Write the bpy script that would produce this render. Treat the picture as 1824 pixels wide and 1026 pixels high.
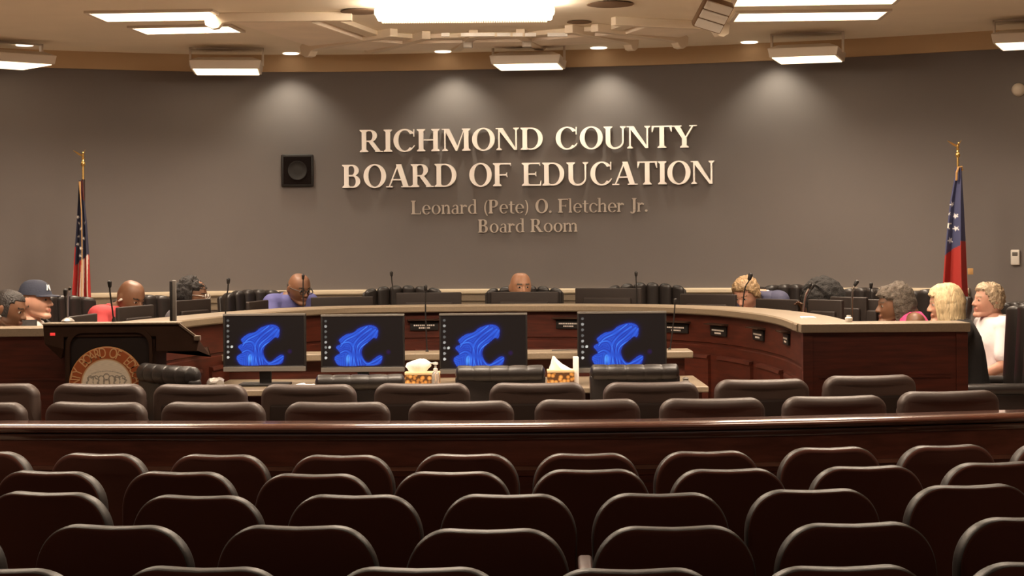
import bpy, bmesh, math, random
from mathutils import Vector, Matrix, noise
random.seed(7)
PI = math.pi
sc = bpy.context.scene
for _o in list(bpy.data.objects):
    bpy.data.objects.remove(_o)
COL = sc.collection

# ---------------------------------------------------------------- camera
F = 3280.0                    # focal length in pixels of the 1824 px wide frame
CX, CY, HC, ROLL = 912.0, 440.0, 1.55, 0.0085
cam_d = bpy.data.cameras.new('camera')
cam = bpy.data.objects.new('camera', cam_d)
COL.objects.link(cam)
cam_d.sensor_width = 36.0
cam_d.lens = F / 1824 * 36.0
cam_d.shift_y = (CY - 513) / 1824
cam_d.clip_end = 200
cam.matrix_world = Matrix.Translation((0, 0, HC)) @ Matrix.Rotation(PI / 2, 4, 'X') @ Matrix.Rotation(-ROLL, 4, 'Z')
sc.camera = cam

# ---------------------------------------------------------------- world, exposure
w = bpy.data.worlds.new('world'); sc.world = w; w.use_nodes = True
w.node_tree.nodes['Background'].inputs[0].default_value = (1.0, 0.70, 0.54, 1)
w.node_tree.nodes['Background'].inputs[1].default_value = 0.25
sc.view_settings.view_transform = 'Standard'
sc.view_settings.look = 'None'
sc.view_settings.gamma = 1.0
sc.view_settings.use_curve_mapping = False
sc.view_settings.exposure = 0.5
WARM = (1.0, 0.80, 0.61)
TROFFER, BIGLIGHT, BOXGLOW, BOXLAMP, SPOT, PANEL = 2.2, 18.0, 1.5, 4.0, 25.0, 52.0

# ---------------------------------------------------------------- helpers: picture measurement -> place
def P(px, py, Y):
    du, dv = px - CX, py - CY
    return Vector(((du - ROLL * dv) / F * Y, Y, HC - (dv + ROLL * du) / F * Y))
def PZ(px, py, z):            # the point of the plane at height z
    du, dv = px - CX, py - CY
    Y = (HC - z) * F / (dv + ROLL * du)
    return Vector(((du - ROLL * dv) / F * Y, Y, z))
def PX(p):                    # picture column of a place
    return CX + p[0] / p[1] * F

# ---------------------------------------------------------------- materials
MATS = {}
def mat(name, col, rough=0.5, metal=0.0, bump=0.0, bscale=60.0, var=0.0, vscale=8.0, coat=0.0, emit=0.0, ecol=None, spec=0.5, sss=0.0, trans=0.0, stretch=None):
    if name in MATS: return MATS[name]
    m = bpy.data.materials.new(name); m.use_nodes = True
    nt = m.node_tree; b = nt.nodes['Principled BSDF']
    b.inputs['Base Color'].default_value = (*col, 1)
    b.inputs['Roughness'].default_value = rough
    b.inputs['Metallic'].default_value = metal
    b.inputs['Specular IOR Level'].default_value = spec
    b.inputs['Coat Weight'].default_value = coat
    b.inputs['Coat Roughness'].default_value = 0.07
    if sss:
        b.inputs['Subsurface Weight'].default_value = sss
        b.inputs['Subsurface Scale'].default_value = 0.01
    if trans:
        b.inputs['Transmission Weight'].default_value = trans
    if emit:
        b.inputs['Emission Color'].default_value = (*(ecol or col), 1)
        b.inputs['Emission Strength'].default_value = emit
    if var or bump:
        tc = nt.nodes.new('ShaderNodeTexCoord'); mp = nt.nodes.new('ShaderNodeMapping')
        nt.links.new(tc.outputs['Object'], mp.inputs['Vector'])
        if stretch: mp.inputs['Scale'].default_value = stretch
        if var:
            n = nt.nodes.new('ShaderNodeTexNoise'); n.inputs['Scale'].default_value = vscale; n.inputs['Detail'].default_value = 6
            nt.links.new(mp.outputs[0], n.inputs['Vector'])
            r = nt.nodes.new('ShaderNodeValToRGB')
            r.color_ramp.elements[0].position = 0.3; r.color_ramp.elements[1].position = 0.7
            r.color_ramp.elements[0].color = (*[c * (1 - var) for c in col], 1)
            r.color_ramp.elements[1].color = (*[min(1, c * (1 + var)) for c in col], 1)
            nt.links.new(n.outputs['Fac'], r.inputs[0]); nt.links.new(r.outputs[0], b.inputs['Base Color'])
        if bump:
            n2 = nt.nodes.new('ShaderNodeTexNoise'); n2.inputs['Scale'].default_value = bscale; n2.inputs['Detail'].default_value = 4
            nt.links.new(mp.outputs[0], n2.inputs['Vector'])
            bp = nt.nodes.new('ShaderNodeBump'); bp.inputs['Strength'].default_value = bump; bp.inputs['Distance'].default_value = 0.01
            nt.links.new(n2.outputs['Fac'], bp.inputs['Height']); nt.links.new(bp.outputs[0], b.inputs['Normal'])
    MATS[name] = m; return m
def vmat(name, rough=0.6, emit=0.0):      # colour carried by the mesh (flag cloth, screen picture, seal)
    if name in MATS: return MATS[name]
    m = bpy.data.materials.new(name); m.use_nodes = True
    nt = m.node_tree; b = nt.nodes['Principled BSDF']; b.inputs['Roughness'].default_value = rough
    a = nt.nodes.new('ShaderNodeVertexColor'); a.layer_name = 'Col'
    if emit:
        b.inputs['Base Color'].default_value = (0.003, 0.003, 0.003, 1); b.inputs['Specular IOR Level'].default_value = 0.2
        nt.links.new(a.outputs[0], b.inputs['Emission Color']); b.inputs['Emission Strength'].default_value = emit
    else:
        nt.links.new(a.outputs[0], b.inputs['Base Color'])
    MATS[name] = m; return m

M_WALL = mat('wall_paint', (0.152, 0.131, 0.122), 0.62, var=0.04, vscale=1.5, bump=0.05, bscale=220)
M_WALL2 = mat('lower_wall_paint', (0.32, 0.28, 0.27), 0.6, var=0.04, vscale=2)
M_CEIL = mat('ceiling_paint', (0.88, 0.78, 0.63), 0.8, var=0.06, vscale=1.2)
M_BAND = mat('bulkhead_paint', (0.50, 0.345, 0.20), 0.8, var=0.05, vscale=2)
M_CANOPY = mat('canopy_panel', (0.95, 0.83, 0.69), 0.7, var=0.05, vscale=3)
M_CANOPY2 = mat('canopy_rib', (0.80, 0.69, 0.55), 0.6)
M_DARKBROWN = mat('dark_patch', (0.20, 0.12, 0.065), 0.9)
M_CARPET = mat('carpet', (0.52, 0.42, 0.33), 0.95, bump=0.5, bscale=400, var=0.25, vscale=60)
M_WOOD = mat('mahogany', (0.062, 0.0115, 0.0048), 0.50, var=0.35, vscale=5, coat=0.05, spec=0.3, stretch=(1, 1, 9))
M_RAIL = mat('rail_mahogany', (0.105, 0.034, 0.020), 0.26, var=0.25, vscale=5, coat=0.8, stretch=(0.8, 7, 7))
M_RAILLIT = mat('rail_wood_lightened', (0.23, 0.075, 0.048), 0.5, var=0.25, vscale=5, stretch=(0.8, 7, 7), spec=0.3)  # rail wood lightened in colour to stand for ambient audience light
M_WOODD = mat('dark_wood', (0.03, 0.012, 0.008), 0.5, var=0.3, vscale=5, stretch=(1, 1, 8))
M_LAM = mat('beige_laminate', (0.215, 0.165, 0.112), 0.42, var=0.08, vscale=90)
M_RAILT = mat('cream_rail', (0.62, 0.52, 0.38), 0.5)
M_LEATH = mat('black_leather', (0.016, 0.012, 0.0105), 0.38, bump=0.12, bscale=160)
M_SEAT = mat('auditorium_vinyl', (0.030, 0.021, 0.018), 0.42, bump=0.08, bscale=220)
M_SHELL = mat('seat_back_shell', (0.092, 0.037, 0.028), 0.9, spec=0.05)
M_SHELL2 = mat('chair_back_shell', (0.022, 0.013, 0.010), 0.7, spec=0.2)
M_GREYV = mat('grey_vinyl', (0.056, 0.034, 0.027), 0.48, bump=0.08, bscale=200)
M_PLAS = mat('black_plastic', (0.012, 0.0095, 0.0085), 0.5, spec=0.35)
M_PLASB = mat('monitor_back', (0.019, 0.012, 0.0095), 0.55, spec=0.3)
M_PLASG = mat('grey_plastic', (0.13, 0.115, 0.10), 0.4)
M_SILV = mat('silver_plastic', (0.33, 0.30, 0.27), 0.35, metal=0.3)
M_CHROME = mat('chrome', (0.75, 0.70, 0.66), 0.2, metal=1.0)
M_GOLD = mat('gold', (0.75, 0.48, 0.16), 0.3, metal=0.9)
M_FRINGE = mat('gold_fringe', (0.50, 0.28, 0.10), 0.7, bump=0.4, bscale=300)
M_LETTER = mat('satin_letter', (0.95, 0.89, 0.84), 0.35, metal=0.8)
M_LETTER2 = mat('dull_letter', (0.50, 0.43, 0.37), 0.5, metal=0.1)
M_WHITE = mat('white_plastic', (0.72, 0.68, 0.62), 0.45)
M_TISS = mat('tissue_paper', (0.85, 0.82, 0.78), 0.9, bump=0.3, bscale=50)
M_LAMP2 = mat('lamp_panel_near', (1, 0.9, 0.75), 0.5, emit=26.0, ecol=(1, 0.82, 0.63))
M_LAMP = mat('lamp_panel', (1, 0.9, 0.75), 0.5, emit=TROFFER, ecol=(1, 0.80, 0.56))
M_BIG = mat('lamp_prism', (1, 0.9, 0.75), 0.5, emit=BIGLIGHT, ecol=(1, 0.84, 0.66))
M_PRISM = mat('lamp_prism_base', (1, 0.85, 0.7), 0.5, emit=1.3, ecol=(1, 0.72, 0.48))
M_BOXL = mat('box_lamp_face', (1, 0.9, 0.75), 0.5, emit=BOXGLOW, ecol=(1, 0.78, 0.52))
M_DOWN = mat('downlight_lens', (1, 0.9, 0.75), 0.5, emit=1.6, ecol=(1, 0.84, 0.66))
M_FIX = mat('fixture_shell', (0.70, 0.61, 0.51), 0.5)
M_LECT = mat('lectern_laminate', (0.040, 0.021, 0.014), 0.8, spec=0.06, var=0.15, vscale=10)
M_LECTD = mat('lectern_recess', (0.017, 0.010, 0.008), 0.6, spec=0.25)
M_RED = mat('red_display', (0.5, 0.02, 0.02), 0.4, emit=0.5, ecol=(1, 0.06, 0.05))
M_PLATET = mat('plate_text', (0.72, 0.66, 0.60), 0.5)
M_CLEAR = mat('clear_gel', (0.85, 0.82, 0.76), 0.12, trans=0.75)

# ---------------------------------------------------------------- mesh builder
class MB:
    def __init__(s): s.v, s.f, s.m, s.T = [], [], [], Matrix.Identity(4)
    def add(s, vs, fs, mi=0):
        k = len(s.v)
        s.v += [s.T @ Vector(p) for p in vs]
        s.f += [tuple(k + i for i in q) for q in fs]; s.m += [mi] * len(fs)
    def box(s, x0, x1, y0, y1, z0, z1, mi=0):
        s.add([(x0,y0,z0),(x1,y0,z0),(x1,y1,z0),(x0,y1,z0),(x0,y0,z1),(x1,y0,z1),(x1,y1,z1),(x0,y1,z1)],
              [(0,3,2,1),(4,5,6,7),(0,1,5,4),(1,2,6,5),(2,3,7,6),(3,0,4,7)], mi)
    def rbox(s, x0, x1, y0, y1, z0, z1, r, seg=3, mi=0):
        b = bmesh.new(); bmesh.ops.create_cube(b, size=1)
        for v in b.verts: v.co = Vector(((x0+x1)/2+v.co.x*(x1-x0), (y0+y1)/2+v.co.y*(y1-y0), (z0+z1)/2+v.co.z*(z1-z0)))
        r = min(r, 0.499*min(x1-x0, y1-y0, z1-z0))
        bmesh.ops.bevel(b, geom=list(b.edges), offset=r, segments=seg, affect='EDGES', profile=0.5)
        s.bm(b, mi)
    def bm(s, b, mi=0):
        b.verts.index_update()
        s.add([v.co.copy() for v in b.verts], [[v.index for v in f.verts] for f in b.faces], mi); b.free()
    def loft(s, rings, cap=True, mi=0, closed=True):
        n = len(rings[0]); vs = [p for r in rings for p in r]; fs = []
        for i in range(len(rings)-1):
            for j in range(n if closed else n-1):
                k = (j+1) % n
                fs.append((i*n+j, i*n+k, (i+1)*n+k, (i+1)*n+j))
        if cap:
            fs.append(tuple(range(n-1, -1, -1))); fs.append(tuple((len(rings)-1)*n+j for j in range(n)))
        s.add(vs, fs, mi)
    def tube(s, pts, rad, n=10, mi=0):
        pts = [Vector(p) for p in pts]
        rs = rad if isinstance(rad, (list, tuple)) else [rad]*len(pts)
        rings = []; up = None
        for i, p in enumerate(pts):
            t = (pts[min(i+1, len(pts)-1)] - pts[max(i-1, 0)]).normalized()
            if up is None:
                up = t.orthogonal().normalized()
            a = (up - t*up.dot(t))
            a = a.normalized() if a.length > 1e-6 else t.orthogonal().normalized()
            up = a; b = t.cross(a)
            rings.append([p + rs[i]*(a*math.cos(2*PI*j/n) + b*math.sin(2*PI*j/n)) for j in range(n)])
        s.loft(rings, mi=mi)
    def caps(s, p0, p1, r0, r1, n=12, mi=0):     # tapered capsule
        p0, p1 = Vector(p0), Vector(p1); d = (p1-p0); L = d.length or 1e-6; t = d/L
        pts, rs = [], []
        for k in range(5):
            a = PI/2*k/4; pts.append(p0 - t*r0*math.cos(a)); rs.append(max(r0*math.sin(a), 1e-4))
        for k in range(5):
            a = PI/2*k/4; pts.append(p1 + t*r1*math.sin(a)); rs.append(max(r1*math.cos(a), 1e-4))
        a0 = t.orthogonal().normalized(); b0 = t.cross(a0)
        s.loft([[p + r*(a0*math.cos(2*PI*j/n) + b0*math.sin(2*PI*j/n)) for j in range(n)] for p, r in zip(pts, rs)], mi=mi)
    def ell(s, c, rx, ry, rz, n=16, R=None, mi=0):
        rings = []
        for i in range(n//2+1):
            e = -PI/2 + PI*i/(n//2); ce = max(math.cos(e), 1e-3)
            ring = []
            for j in range(n):
                v = Vector((rx*ce*math.cos(2*PI*j/n), ry*ce*math.sin(2*PI*j/n), rz*math.sin(e)))
                if R: v = R @ v
                ring.append(Vector(c)+v)
            rings.append(ring)
        s.loft(rings, mi=mi)
    def lathe(s, prof, c=(0,0,0), n=24, mi=0):
        s.loft([[(c[0]+max(r,1e-4)*math.cos(2*PI*j/n), c[1]+max(r,1e-4)*math.sin(2*PI*j/n), c[2]+z) for j in range(n)] for r, z in prof], mi=mi)
    def prism(s, poly, d0, d1, axis='y', mi=0):   # outline in (x,z) pushed along y, or (x,y) along z
        n = len(poly)
        f = (lambda p, d: (p[0], d, p[1])) if axis == 'y' else (lambda p, d: (p[0], p[1], d))
        s.loft([[f(p, d0) for p in poly], [f(p, d1) for p in poly]], mi=mi)
    def puff(s, poly, secs, bend=0.0, mi=0):       # padded slab: outline (x,z), sections (y, inset)
        cx = sum(p[0] for p in poly)/len(poly); cz = sum(p[1] for p in poly)/len(poly)
        hw = max(p[0] for p in poly)-cx; hz = max(p[1] for p in poly)-cz
        s.loft([[(cx+(p[0]-cx)*(1-i/hw), y+bend*p[0]*p[0], cz+(p[1]-cz)*(1-i/hz)) for p in poly] for y, i in secs], mi=mi)
    def sweep(s, path, prof, closed_prof=True, cap=True, mi=0):  # profile (offset along the normal, z)
        rings = [[(p[0]+nrm[0]*o, p[1]+nrm[1]*o, z) for o, z in prof] for p, nrm in path]
        s.loft(rings, cap=cap, closed=closed_prof, mi=mi)
    def build(s, name, m, parent=None, smooth=True, bevel=0.0, angle=35):
        me = bpy.data.meshes.new(name); me.from_pydata([tuple(v) for v in s.v], [], s.f); me.validate()
        for mm in (m if isinstance(m, (list, tuple)) else [m]): me.materials.append(mm)
        if len(me.polygons) == len(s.m): me.polygons.foreach_set('material_index', s.m)
        b = bmesh.new(); b.from_mesh(me); bmesh.ops.recalc_face_normals(b, faces=b.faces); b.to_mesh(me); b.free()
        if smooth:
            me.polygons.foreach_set('use_smooth', [True]*len(me.polygons))
            try: me.set_sharp_from_angle(angle=math.radians(angle))
            except Exception: pass
        o = bpy.data.objects.new(name, me); COL.objects.link(o)
        if bevel:
            bv = o.modifiers.new('bevel', 'BEVEL'); bv.width = bevel; bv.segments = 2; bv.limit_method = 'ANGLE'; bv.angle_limit = math.radians(40)
        if parent: o.parent = parent
        return o

def tag(o, label, cat, group=None):
    o['label'] = label; o['category'] = cat
    if group: o['group'] = group
    return o
def thing(name, label, cat, loc=(0,0,0), rz=0.0, group=None):
    o = bpy.data.objects.new(name, None); COL.objects.link(o)
    o.empty_display_size = 0.1; o.location = loc; o.rotation_euler = (0, 0, rz)
    return tag(o, label, cat, group)
def struct(o): o['kind'] = 'structure'; return o
def copy_tree(o, parent=None):
    c = o.copy(); COL.objects.link(c)
    if parent: c.parent = parent
    for ch in list(o.children): copy_tree(ch, c)
    return c
def spline(pts, n):
    out = []; m = len(pts)-1
    for k in range(n+1):
        t = k/n*m; i = min(int(t), m-1); u = t-i
        p0, p1, p2, p3 = pts[max(i-1,0)], pts[i], pts[i+1], pts[min(i+2,m)]
        out.append(tuple(0.5*((2*b)+(c-a)*u+(2*a-5*b+4*c-d)*u*u+(3*b-a-3*c+d)*u**3) for a,b,c,d in zip(p0,p1,p2,p3)))
    return out
def pathn(pts):               # points with left-hand normals
    r = []
    for i, p in enumerate(pts):
        a, b = pts[max(i-1,0)], pts[min(i+1,len(pts)-1)]
        dx, dy = b[0]-a[0], b[1]-a[1]; L = math.hypot(dx, dy)
        r.append(((p[0], p[1]), (-dy/L, dx/L)))
    return r
ORD = ['first','second','third','fourth','fifth','sixth','seventh','eighth','ninth','tenth']

# ================================================================ SETTING
CEIL, BANDZ = 3.16, 3.02
WPX = [(-160,13.75),(110,14.83),(150,14.9),(330,15.18),(450,15.27),(620,15.33),(800,15.26),(1010,15.12),(1204,14.95),(1494,14.52),(1727,14.08),(1990,13.6)]
wall_ctrl = [((px-CX)/F*Y, Y) for px, Y in WPX]
wall_pts = spline(wall_ctrl[2:11], 64)
def wall_at(px):              # place and tangent of the back wall under a picture column
    pts = [wall_ctrl[0], wall_ctrl[1]] + wall_pts + [wall_ctrl[-1]]
    for a, b in zip(pts, pts[1:]):
        pa, pb = PX(a), PX(b)
        if pa <= px <= pb:
            t = (px-pa)/(pb-pa)
            d = Vector((b[0]-a[0], b[1]-a[1], 0)).normalized()
            return Vector((a[0]+(b[0]-a[0])*t, a[1]+(b[1]-a[1])*t, 0)), d
def wallslab(name, pts, z0, z1, m, o0=0.0, o1=0.15, prof=None):
    b = MB(); b.sweep(pathn(pts), prof or [(o0,z0),(o1,z0),(o1,z1),(o0,z1)]); return struct(b.build(name, m))
# the room is the ground the people sit on and the aisle floor sloping up towards the camera
b = MB(); b.box(-5.6, 5.6, 7.76, 16.2, -0.12, 0.0); struct(b.build('floor', M_CARPET))
b = MB(); b.prism([(7.76,-0.05),(3.0,0.08),(-2.0,0.22),(-2.0,-0.4),(7.76,-0.4)], -5.6, 5.6, 'z')
b.v = [Vector((v[2], v[0], v[1])) for v in b.v]; struct(b.build('floor_audience', M_CARPET))
wl = [(-5.45, 13.9), wall_ctrl[1], wall_pts[0]]; wr = [wall_pts[-1], wall_ctrl[-1], (5.45, 12.9)]
wallslab('wall_back', wall_pts, -0.1, CEIL, M_WALL)
wallslab('wall_left', [(-5.45, -2.0), (-5.45, 13.9)], -0.3, CEIL, M_WALL)
wallslab('wall_back_left', wl, -0.1, CEIL, M_WALL)
wallslab('wall_back_right', wr, -0.1, CEIL, M_WALL)
wallslab('wall_right', [(5.45, 12.9), (5.45, -2.0)], -0.3, CEIL, M_WALL)
allw = wl[:-1] + wall_pts + wr[1:]
wallslab('trim_1', allw, 0, 0, M_BAND, prof=[(-0.03,BANDZ),(0.02,BANDZ),(0.02,CEIL),(-0.03,CEIL)])
wallslab('trim_2', wall_pts, 0, 0, M_RAILT, prof=[(0.0,1.165),(-0.045,1.165),(-0.055,1.175),(-0.055,1.195),(-0.03,1.207),(0.0,1.207)])
wallslab('trim_3', wall_pts, 0, 0, M_LAM, prof=[(0.0,1.05),(-0.018,1.05),(-0.018,1.075),(-0.012,1.08),(-0.012,1.105),(-0.03,1.11),(-0.03,1.165),(0.0,1.165)])
wallslab('baseboard_back', wall_pts, 0, 0, M_WOODD, prof=[(0.0,0.0),(-0.015,0.0),(-0.015,0.1),(0.0,0.11)])
b = MB(); b.box(-5.6, 5.6, -2.0, 16.2, CEIL, CEIL+0.1); struct(b.build('ceiling', M_CEIL))

dctl = [(-2.02,10.01),(-2.0,10.55),(-1.86,11.3),(-1.62,12.2),(-1.25,12.95),(-0.75,13.16),(-0.1,13.2),(0.5,13.05),(0.98,12.68),(1.30,12.15),(1.47,11.4),(1.53,10.6),(1.50,9.68)]
DP = pathn(spline(dctl, 120))                 # inner edge of the dais; the normal points outwards, to the members
PLAT = 0.09
b = MB(); b.sweep(DP, [(0.10,0.0),(2.3,0.0),(2.3,PLAT),(0.10,PLAT)]); struct(b.build('floor_platform', M_CARPET))

# ================================================================ CEILING THINGS
def quad_light(name, label, corners, group, power=PANEL*0.55):
    # recessed fluorescent panel: sunk frame lip and a glowing lens, corners in the picture
    ps = [PZ(x, y, CEIL) for x, y in corners]
    c = sum(ps, Vector())/4
    u = ((ps[1]-ps[0])+(ps[2]-ps[3]))/2; v = ((ps[3]-ps[0])+(ps[2]-ps[1]))/2
    a = math.atan2(u.y, u.x); hw, hd = u.length/2, v.length/2
    t = thing(name, label, 'ceiling light', (c.x, c.y, CEIL), a, group)
    b = MB()
    for x0,x1,y0,y1 in ((-hw-.03,hw+.03,-hd-.03,-hd),(-hw-.03,hw+.03,hd,hd+.03),(-hw-.03,-hw,-hd,hd),(hw,hw+.03,-hd,hd)):
        b.box(x0,x1,y0,y1,-0.018,0.0)
    b.build('frame', M_FIX, t, bevel=0.003)
    b = MB(); b.box(-hw, hw, -hd, hd, -0.010, -0.002); b.build('diffuser', M_LAMP, t)
    panel_lamp(t, 2*hw, 2*hd, -0.014, power)
    return t
def panel_lamp(t, sx, sy, z, power, spread=140):
    ld = bpy.data.lights.new('panel_lamp', 'AREA'); ld.shape = 'RECTANGLE'; ld.size = sx; ld.size_y = sy
    ld.energy = power; ld.color = WARM; ld.spread = math.radians(spread)
    lo = bpy.data.objects.new('panel_lamp', ld); COL.objects.link(lo); lo.parent = t; lo.location = (0, 0, z)
G = 'recessed ceiling light panels'
quad_light('ceiling_light', 'long glowing recessed ceiling panel at far left, nearer one of the left pair', [(160,21),(375,16),(396,32),(190,34)], G)
quad_light('ceiling_light', 'glowing recessed ceiling panel at left, one of the pair closer to the wall', [(235,47),(405,43),(430,54),(262,57)], G)
quad_light('ceiling_light', 'glowing recessed ceiling panel at right, cut by the top edge of photo', [(1312,-9),(1606,-14),(1590,3),(1312,7)], G)
quad_light('ceiling_light', 'long glowing recessed ceiling panel at right, one closer to the wall', [(1312,21),(1580,16),(1562,32),(1312,34)], G)

for X, Y, lab in ((-2.65,7.35,'added at left nearer the audience as front fill'),(-0.40,7.35,'added at centre nearer the audience as front fill'),(1.92,7.35,'added at right nearer the audience as front fill'),(-2.65,9.9,'at left'),(-0.40,9.9,'at centre'),(1.92,9.9,'at right')):  # nearer row is unseen, added to brighten lectern and panel fronts
    t = thing('ceiling_light', 'recessed ceiling panel over the open floor, ' + lab, 'ceiling light', (X, Y, CEIL), 0, G)
    b = MB()
    for x0,x1,y0,y1 in ((-.63,.63,-.33,-.30),(-.63,.63,.30,.33),(-.63,-.60,-.30,.30),(.60,.63,-.30,.30)): b.box(x0,x1,y0,y1,-0.018,0.0)
    b.build('frame', M_FIX, t, bevel=0.003)
    b = MB(); b.box(-.60, .60, -.30, .30, -0.010, -0.002); b.build('diffuser', M_LAMP2 if Y > 9 else M_LAMP, t)
    panel_lamp(t, 1.2, 0.6, -0.014, PANEL*(0.35 if Y > 9 else 0.30))
# big hanging prismatic light in the middle
c = P(828, 20, 12.2)
t = thing('pendant_light', 'large blown-out white light box hanging at top centre of the ceiling', 'ceiling light', (c.x, 12.2, CEIL), 0.01)
zt = CEIL; hb = P(828, 27, 11.95).z
hw = 158/F*12.0
b = MB(); b.rbox(-hw, hw, -0.25, 0.05, hb-zt, hb-zt+0.11, 0.008); b.build('lamp_body', M_BIG, t)
b = MB()
pr = [(-hw*0.95,-0.20),(hw*0.95,-0.20),(hw*0.95,0.02),(-hw*0.95,0.02)]
zz = P(828, 40, 12.2).z - zt
for k in range(70):
    x0 = -hw*0.95 + 2*hw*0.95*k/70
    b.box(x0, x0+2*hw*0.95/70*0.72, -0.16, 0.02, zz, hb-zt)
b.build('prism_lens', M_PRISM, t)
b = MB()
for sx in (-1, 1):
    b.box(sx*hw*1.0-0.006, sx*hw*1.0+0.006, -0.2, -0.18, hb-zt+0.05, 0.0)
    b.rbox(sx*hw-0.015, sx*hw+0.015, -0.14, -0.06, hb-zt+0.02, hb-zt+0.06, 0.006)
b.build('hanger', M_FIX, t)

# flood boxes hanging along the wall
def flood_box(x0, x1, yt, yb, label, Yn):
    pc = P((x0+x1)/2, yt, Yn); wd = (x1-x0)/F*Yn
    q, d = wall_at(min(max((x0+x1)/2, -150), 1980)); a = math.atan2(d.y, d.x)*0.8
    t = thing('flood_light', label, 'light fixture', (pc.x, Yn, CEIL), a, 'glowing flood boxes hung along the back wall')
    zb = pc.z - CEIL; dep = 0.52
    tz = zb + 0.095
    b = MB()
    o = [(-wd/2,0.0,zb),(wd/2,0.0,zb),(wd/2,dep,zb),(-wd/2,dep,zb)]
    o2 = [(-wd/2-0.012,-0.01,tz-0.03),(wd/2+0.012,-0.01,tz-0.03),(wd/2+0.012,dep+0.01,tz-0.03),(-wd/2-0.012,dep+0.01,tz-0.03)]
    o3 = [(-wd/2+0.06,0.05,tz),(wd/2-0.06,0.05,tz),(wd/2-0.06,dep-0.05,tz),(-wd/2+0.06,dep-0.05,tz)]
    b.loft([o, o2, o3]); b.build('housing', M_FIX, t, bevel=0.004)
    b = MB(); b.box(-wd/2+0.018, wd/2-0.018, 0.018, dep-0.018, zb-0.006, zb+0.004); b.build('lens', M_BOXL, t)
    b = MB()
    for sx in (-1, 1):
        b.box(sx*wd/2-0.008+sx*0.018, sx*wd/2+0.008+sx*0.018, dep/2-0.02, dep/2+0.02, tz-0.05, 0.0)
    b.box(-wd/2-0.026, wd/2+0.026, dep/2-0.02, dep/2+0.02, -0.012, 0.0)
    b.build('yoke', M_FIX, t)
    ld = bpy.data.lights.new('flood', 'AREA'); ld.shape = 'RECTANGLE'; ld.size = wd*0.9; ld.size_y = dep*0.9
    ld.energy = BOXLAMP; ld.color = WARM; ld.spread = math.radians(110)
    lo = bpy.data.objects.new('flood_lamp', ld); COL.objects.link(lo); lo.parent = t
    lo.location = (0, dep/2, zb-0.012); lo.rotation_euler = (math.radians(-14), 0, 0)
flood_box(-20, 103, 111, 131, 'glowing flood box under the ceiling, cut by the left edge', 13.95)
flood_box(340, 462, 122, 137, 'glowing flood box under the ceiling, left of the bright wall scallop', 14.45)
flood_box(874, 996, 113, 136, 'glowing flood box hanging near the middle above the wall lettering', 14.4)
flood_box(1370, 1490, 100, 121, 'glowing flood box hanging above the wall, right of the lettering', 13.75)
flood_box(1770, 1895, 74, 97, 'glowing flood box under the ceiling, cut by the right edge', 13.0)

# recessed downlights and their scallops
for i, (px, sx) in enumerate(((20, 20), (522, 520), (797, 812), (1073, 1085), (1345, 1388))):
    q, d = wall_at(px); n = Vector((-d.y, d.x, 0))
    c = Vector((q.x, q.y, CEIL)) - n*0.16
    lab = ['at the far left near the wall', 'above the wall speaker', 'above the word RICHMOND', 'above the word COUNTY', 'beside the flood box right of the lettering'][i]
    t = thing('downlight', 'small recessed round ceiling downlight ' + lab, 'ceiling light', c, 0, 'recessed downlights along the wall')
    b = MB(); b.lathe([(0.052,0.0),(0.066,0.0),(0.068,-0.005),(0.063,-0.008),(0.053,-0.008)], n=32); b.build('trim_ring', M_DOWN, t)
    b = MB(); b.lathe([(0.0,-0.004),(0.052,-0.004),(0.052,-0.001),(0.0,-0.001)], n=32); b.build('lens', M_DOWN, t)
    q2, d2 = wall_at(sx); n2 = Vector((-d2.y, d2.x, 0))
    if i == 0: continue
    ld = bpy.data.lights.new('downlight_lamp', 'SPOT'); ld.energy = SPOT; ld.color = (1, 0.92, 0.74)
    ld.spot_size = math.radians(110); ld.spot_blend = 0.85; ld.shadow_soft_size = 0.035
    lo = bpy.data.objects.new('downlight_lamp', ld); COL.objects.link(lo)
    lo.location = Vector((q2.x, q2.y, CEIL-0.02)) - n2*0.235; lo.parent = None
    lo.rotation_euler = (math.radians(0), 0, math.atan2(d2.y, d2.x))

# suspended ring of panels and ribs round the middle light
t = thing('ceiling_canopy', 'ring of tan panels and radial ribs under the ceiling round the big light', 'ceiling canopy', (-0.1, 12.55, CEIL))
outer = [(372,24),(545,78),(655,86),(810,82),(965,80),(1128,66),(1216,62),(1290,40)]
def loc(px, py): q = PZ(px, py, CEIL); return Vector((q.x+0.1, q.y-12.55, 0))
op = [loc(*p) for p in outer]
b = MB()
for a, c in zip(op, op[1:]):
    a2, c2 = a*0.66, c*0.66
    ua = (c-a).normalized()*0.03
    b.loft([[a*0.97+ua, c*0.97-ua, c2-ua, a2+ua], [a*0.97+ua+Vector((0,0,-0.03)), c*0.97-ua+Vector((0,0,-0.03)), c2-ua+Vector((0,0,-0.055)), a2+ua+Vector((0,0,-0.055))]])
b.build('panel', M_CANOPY, t, bevel=0.004)
b = MB()
for a, c in zip(op, op[1:]):
    b.loft([[a*0.64, c*0.64, c*0.58, a*0.58], [q+Vector((0,0,-0.035)) for q in (a*0.64, c*0.64, c*0.58, a*0.58)]])
b.build('inner_ring', M_CANOPY2, t, bevel=0.004)
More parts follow.
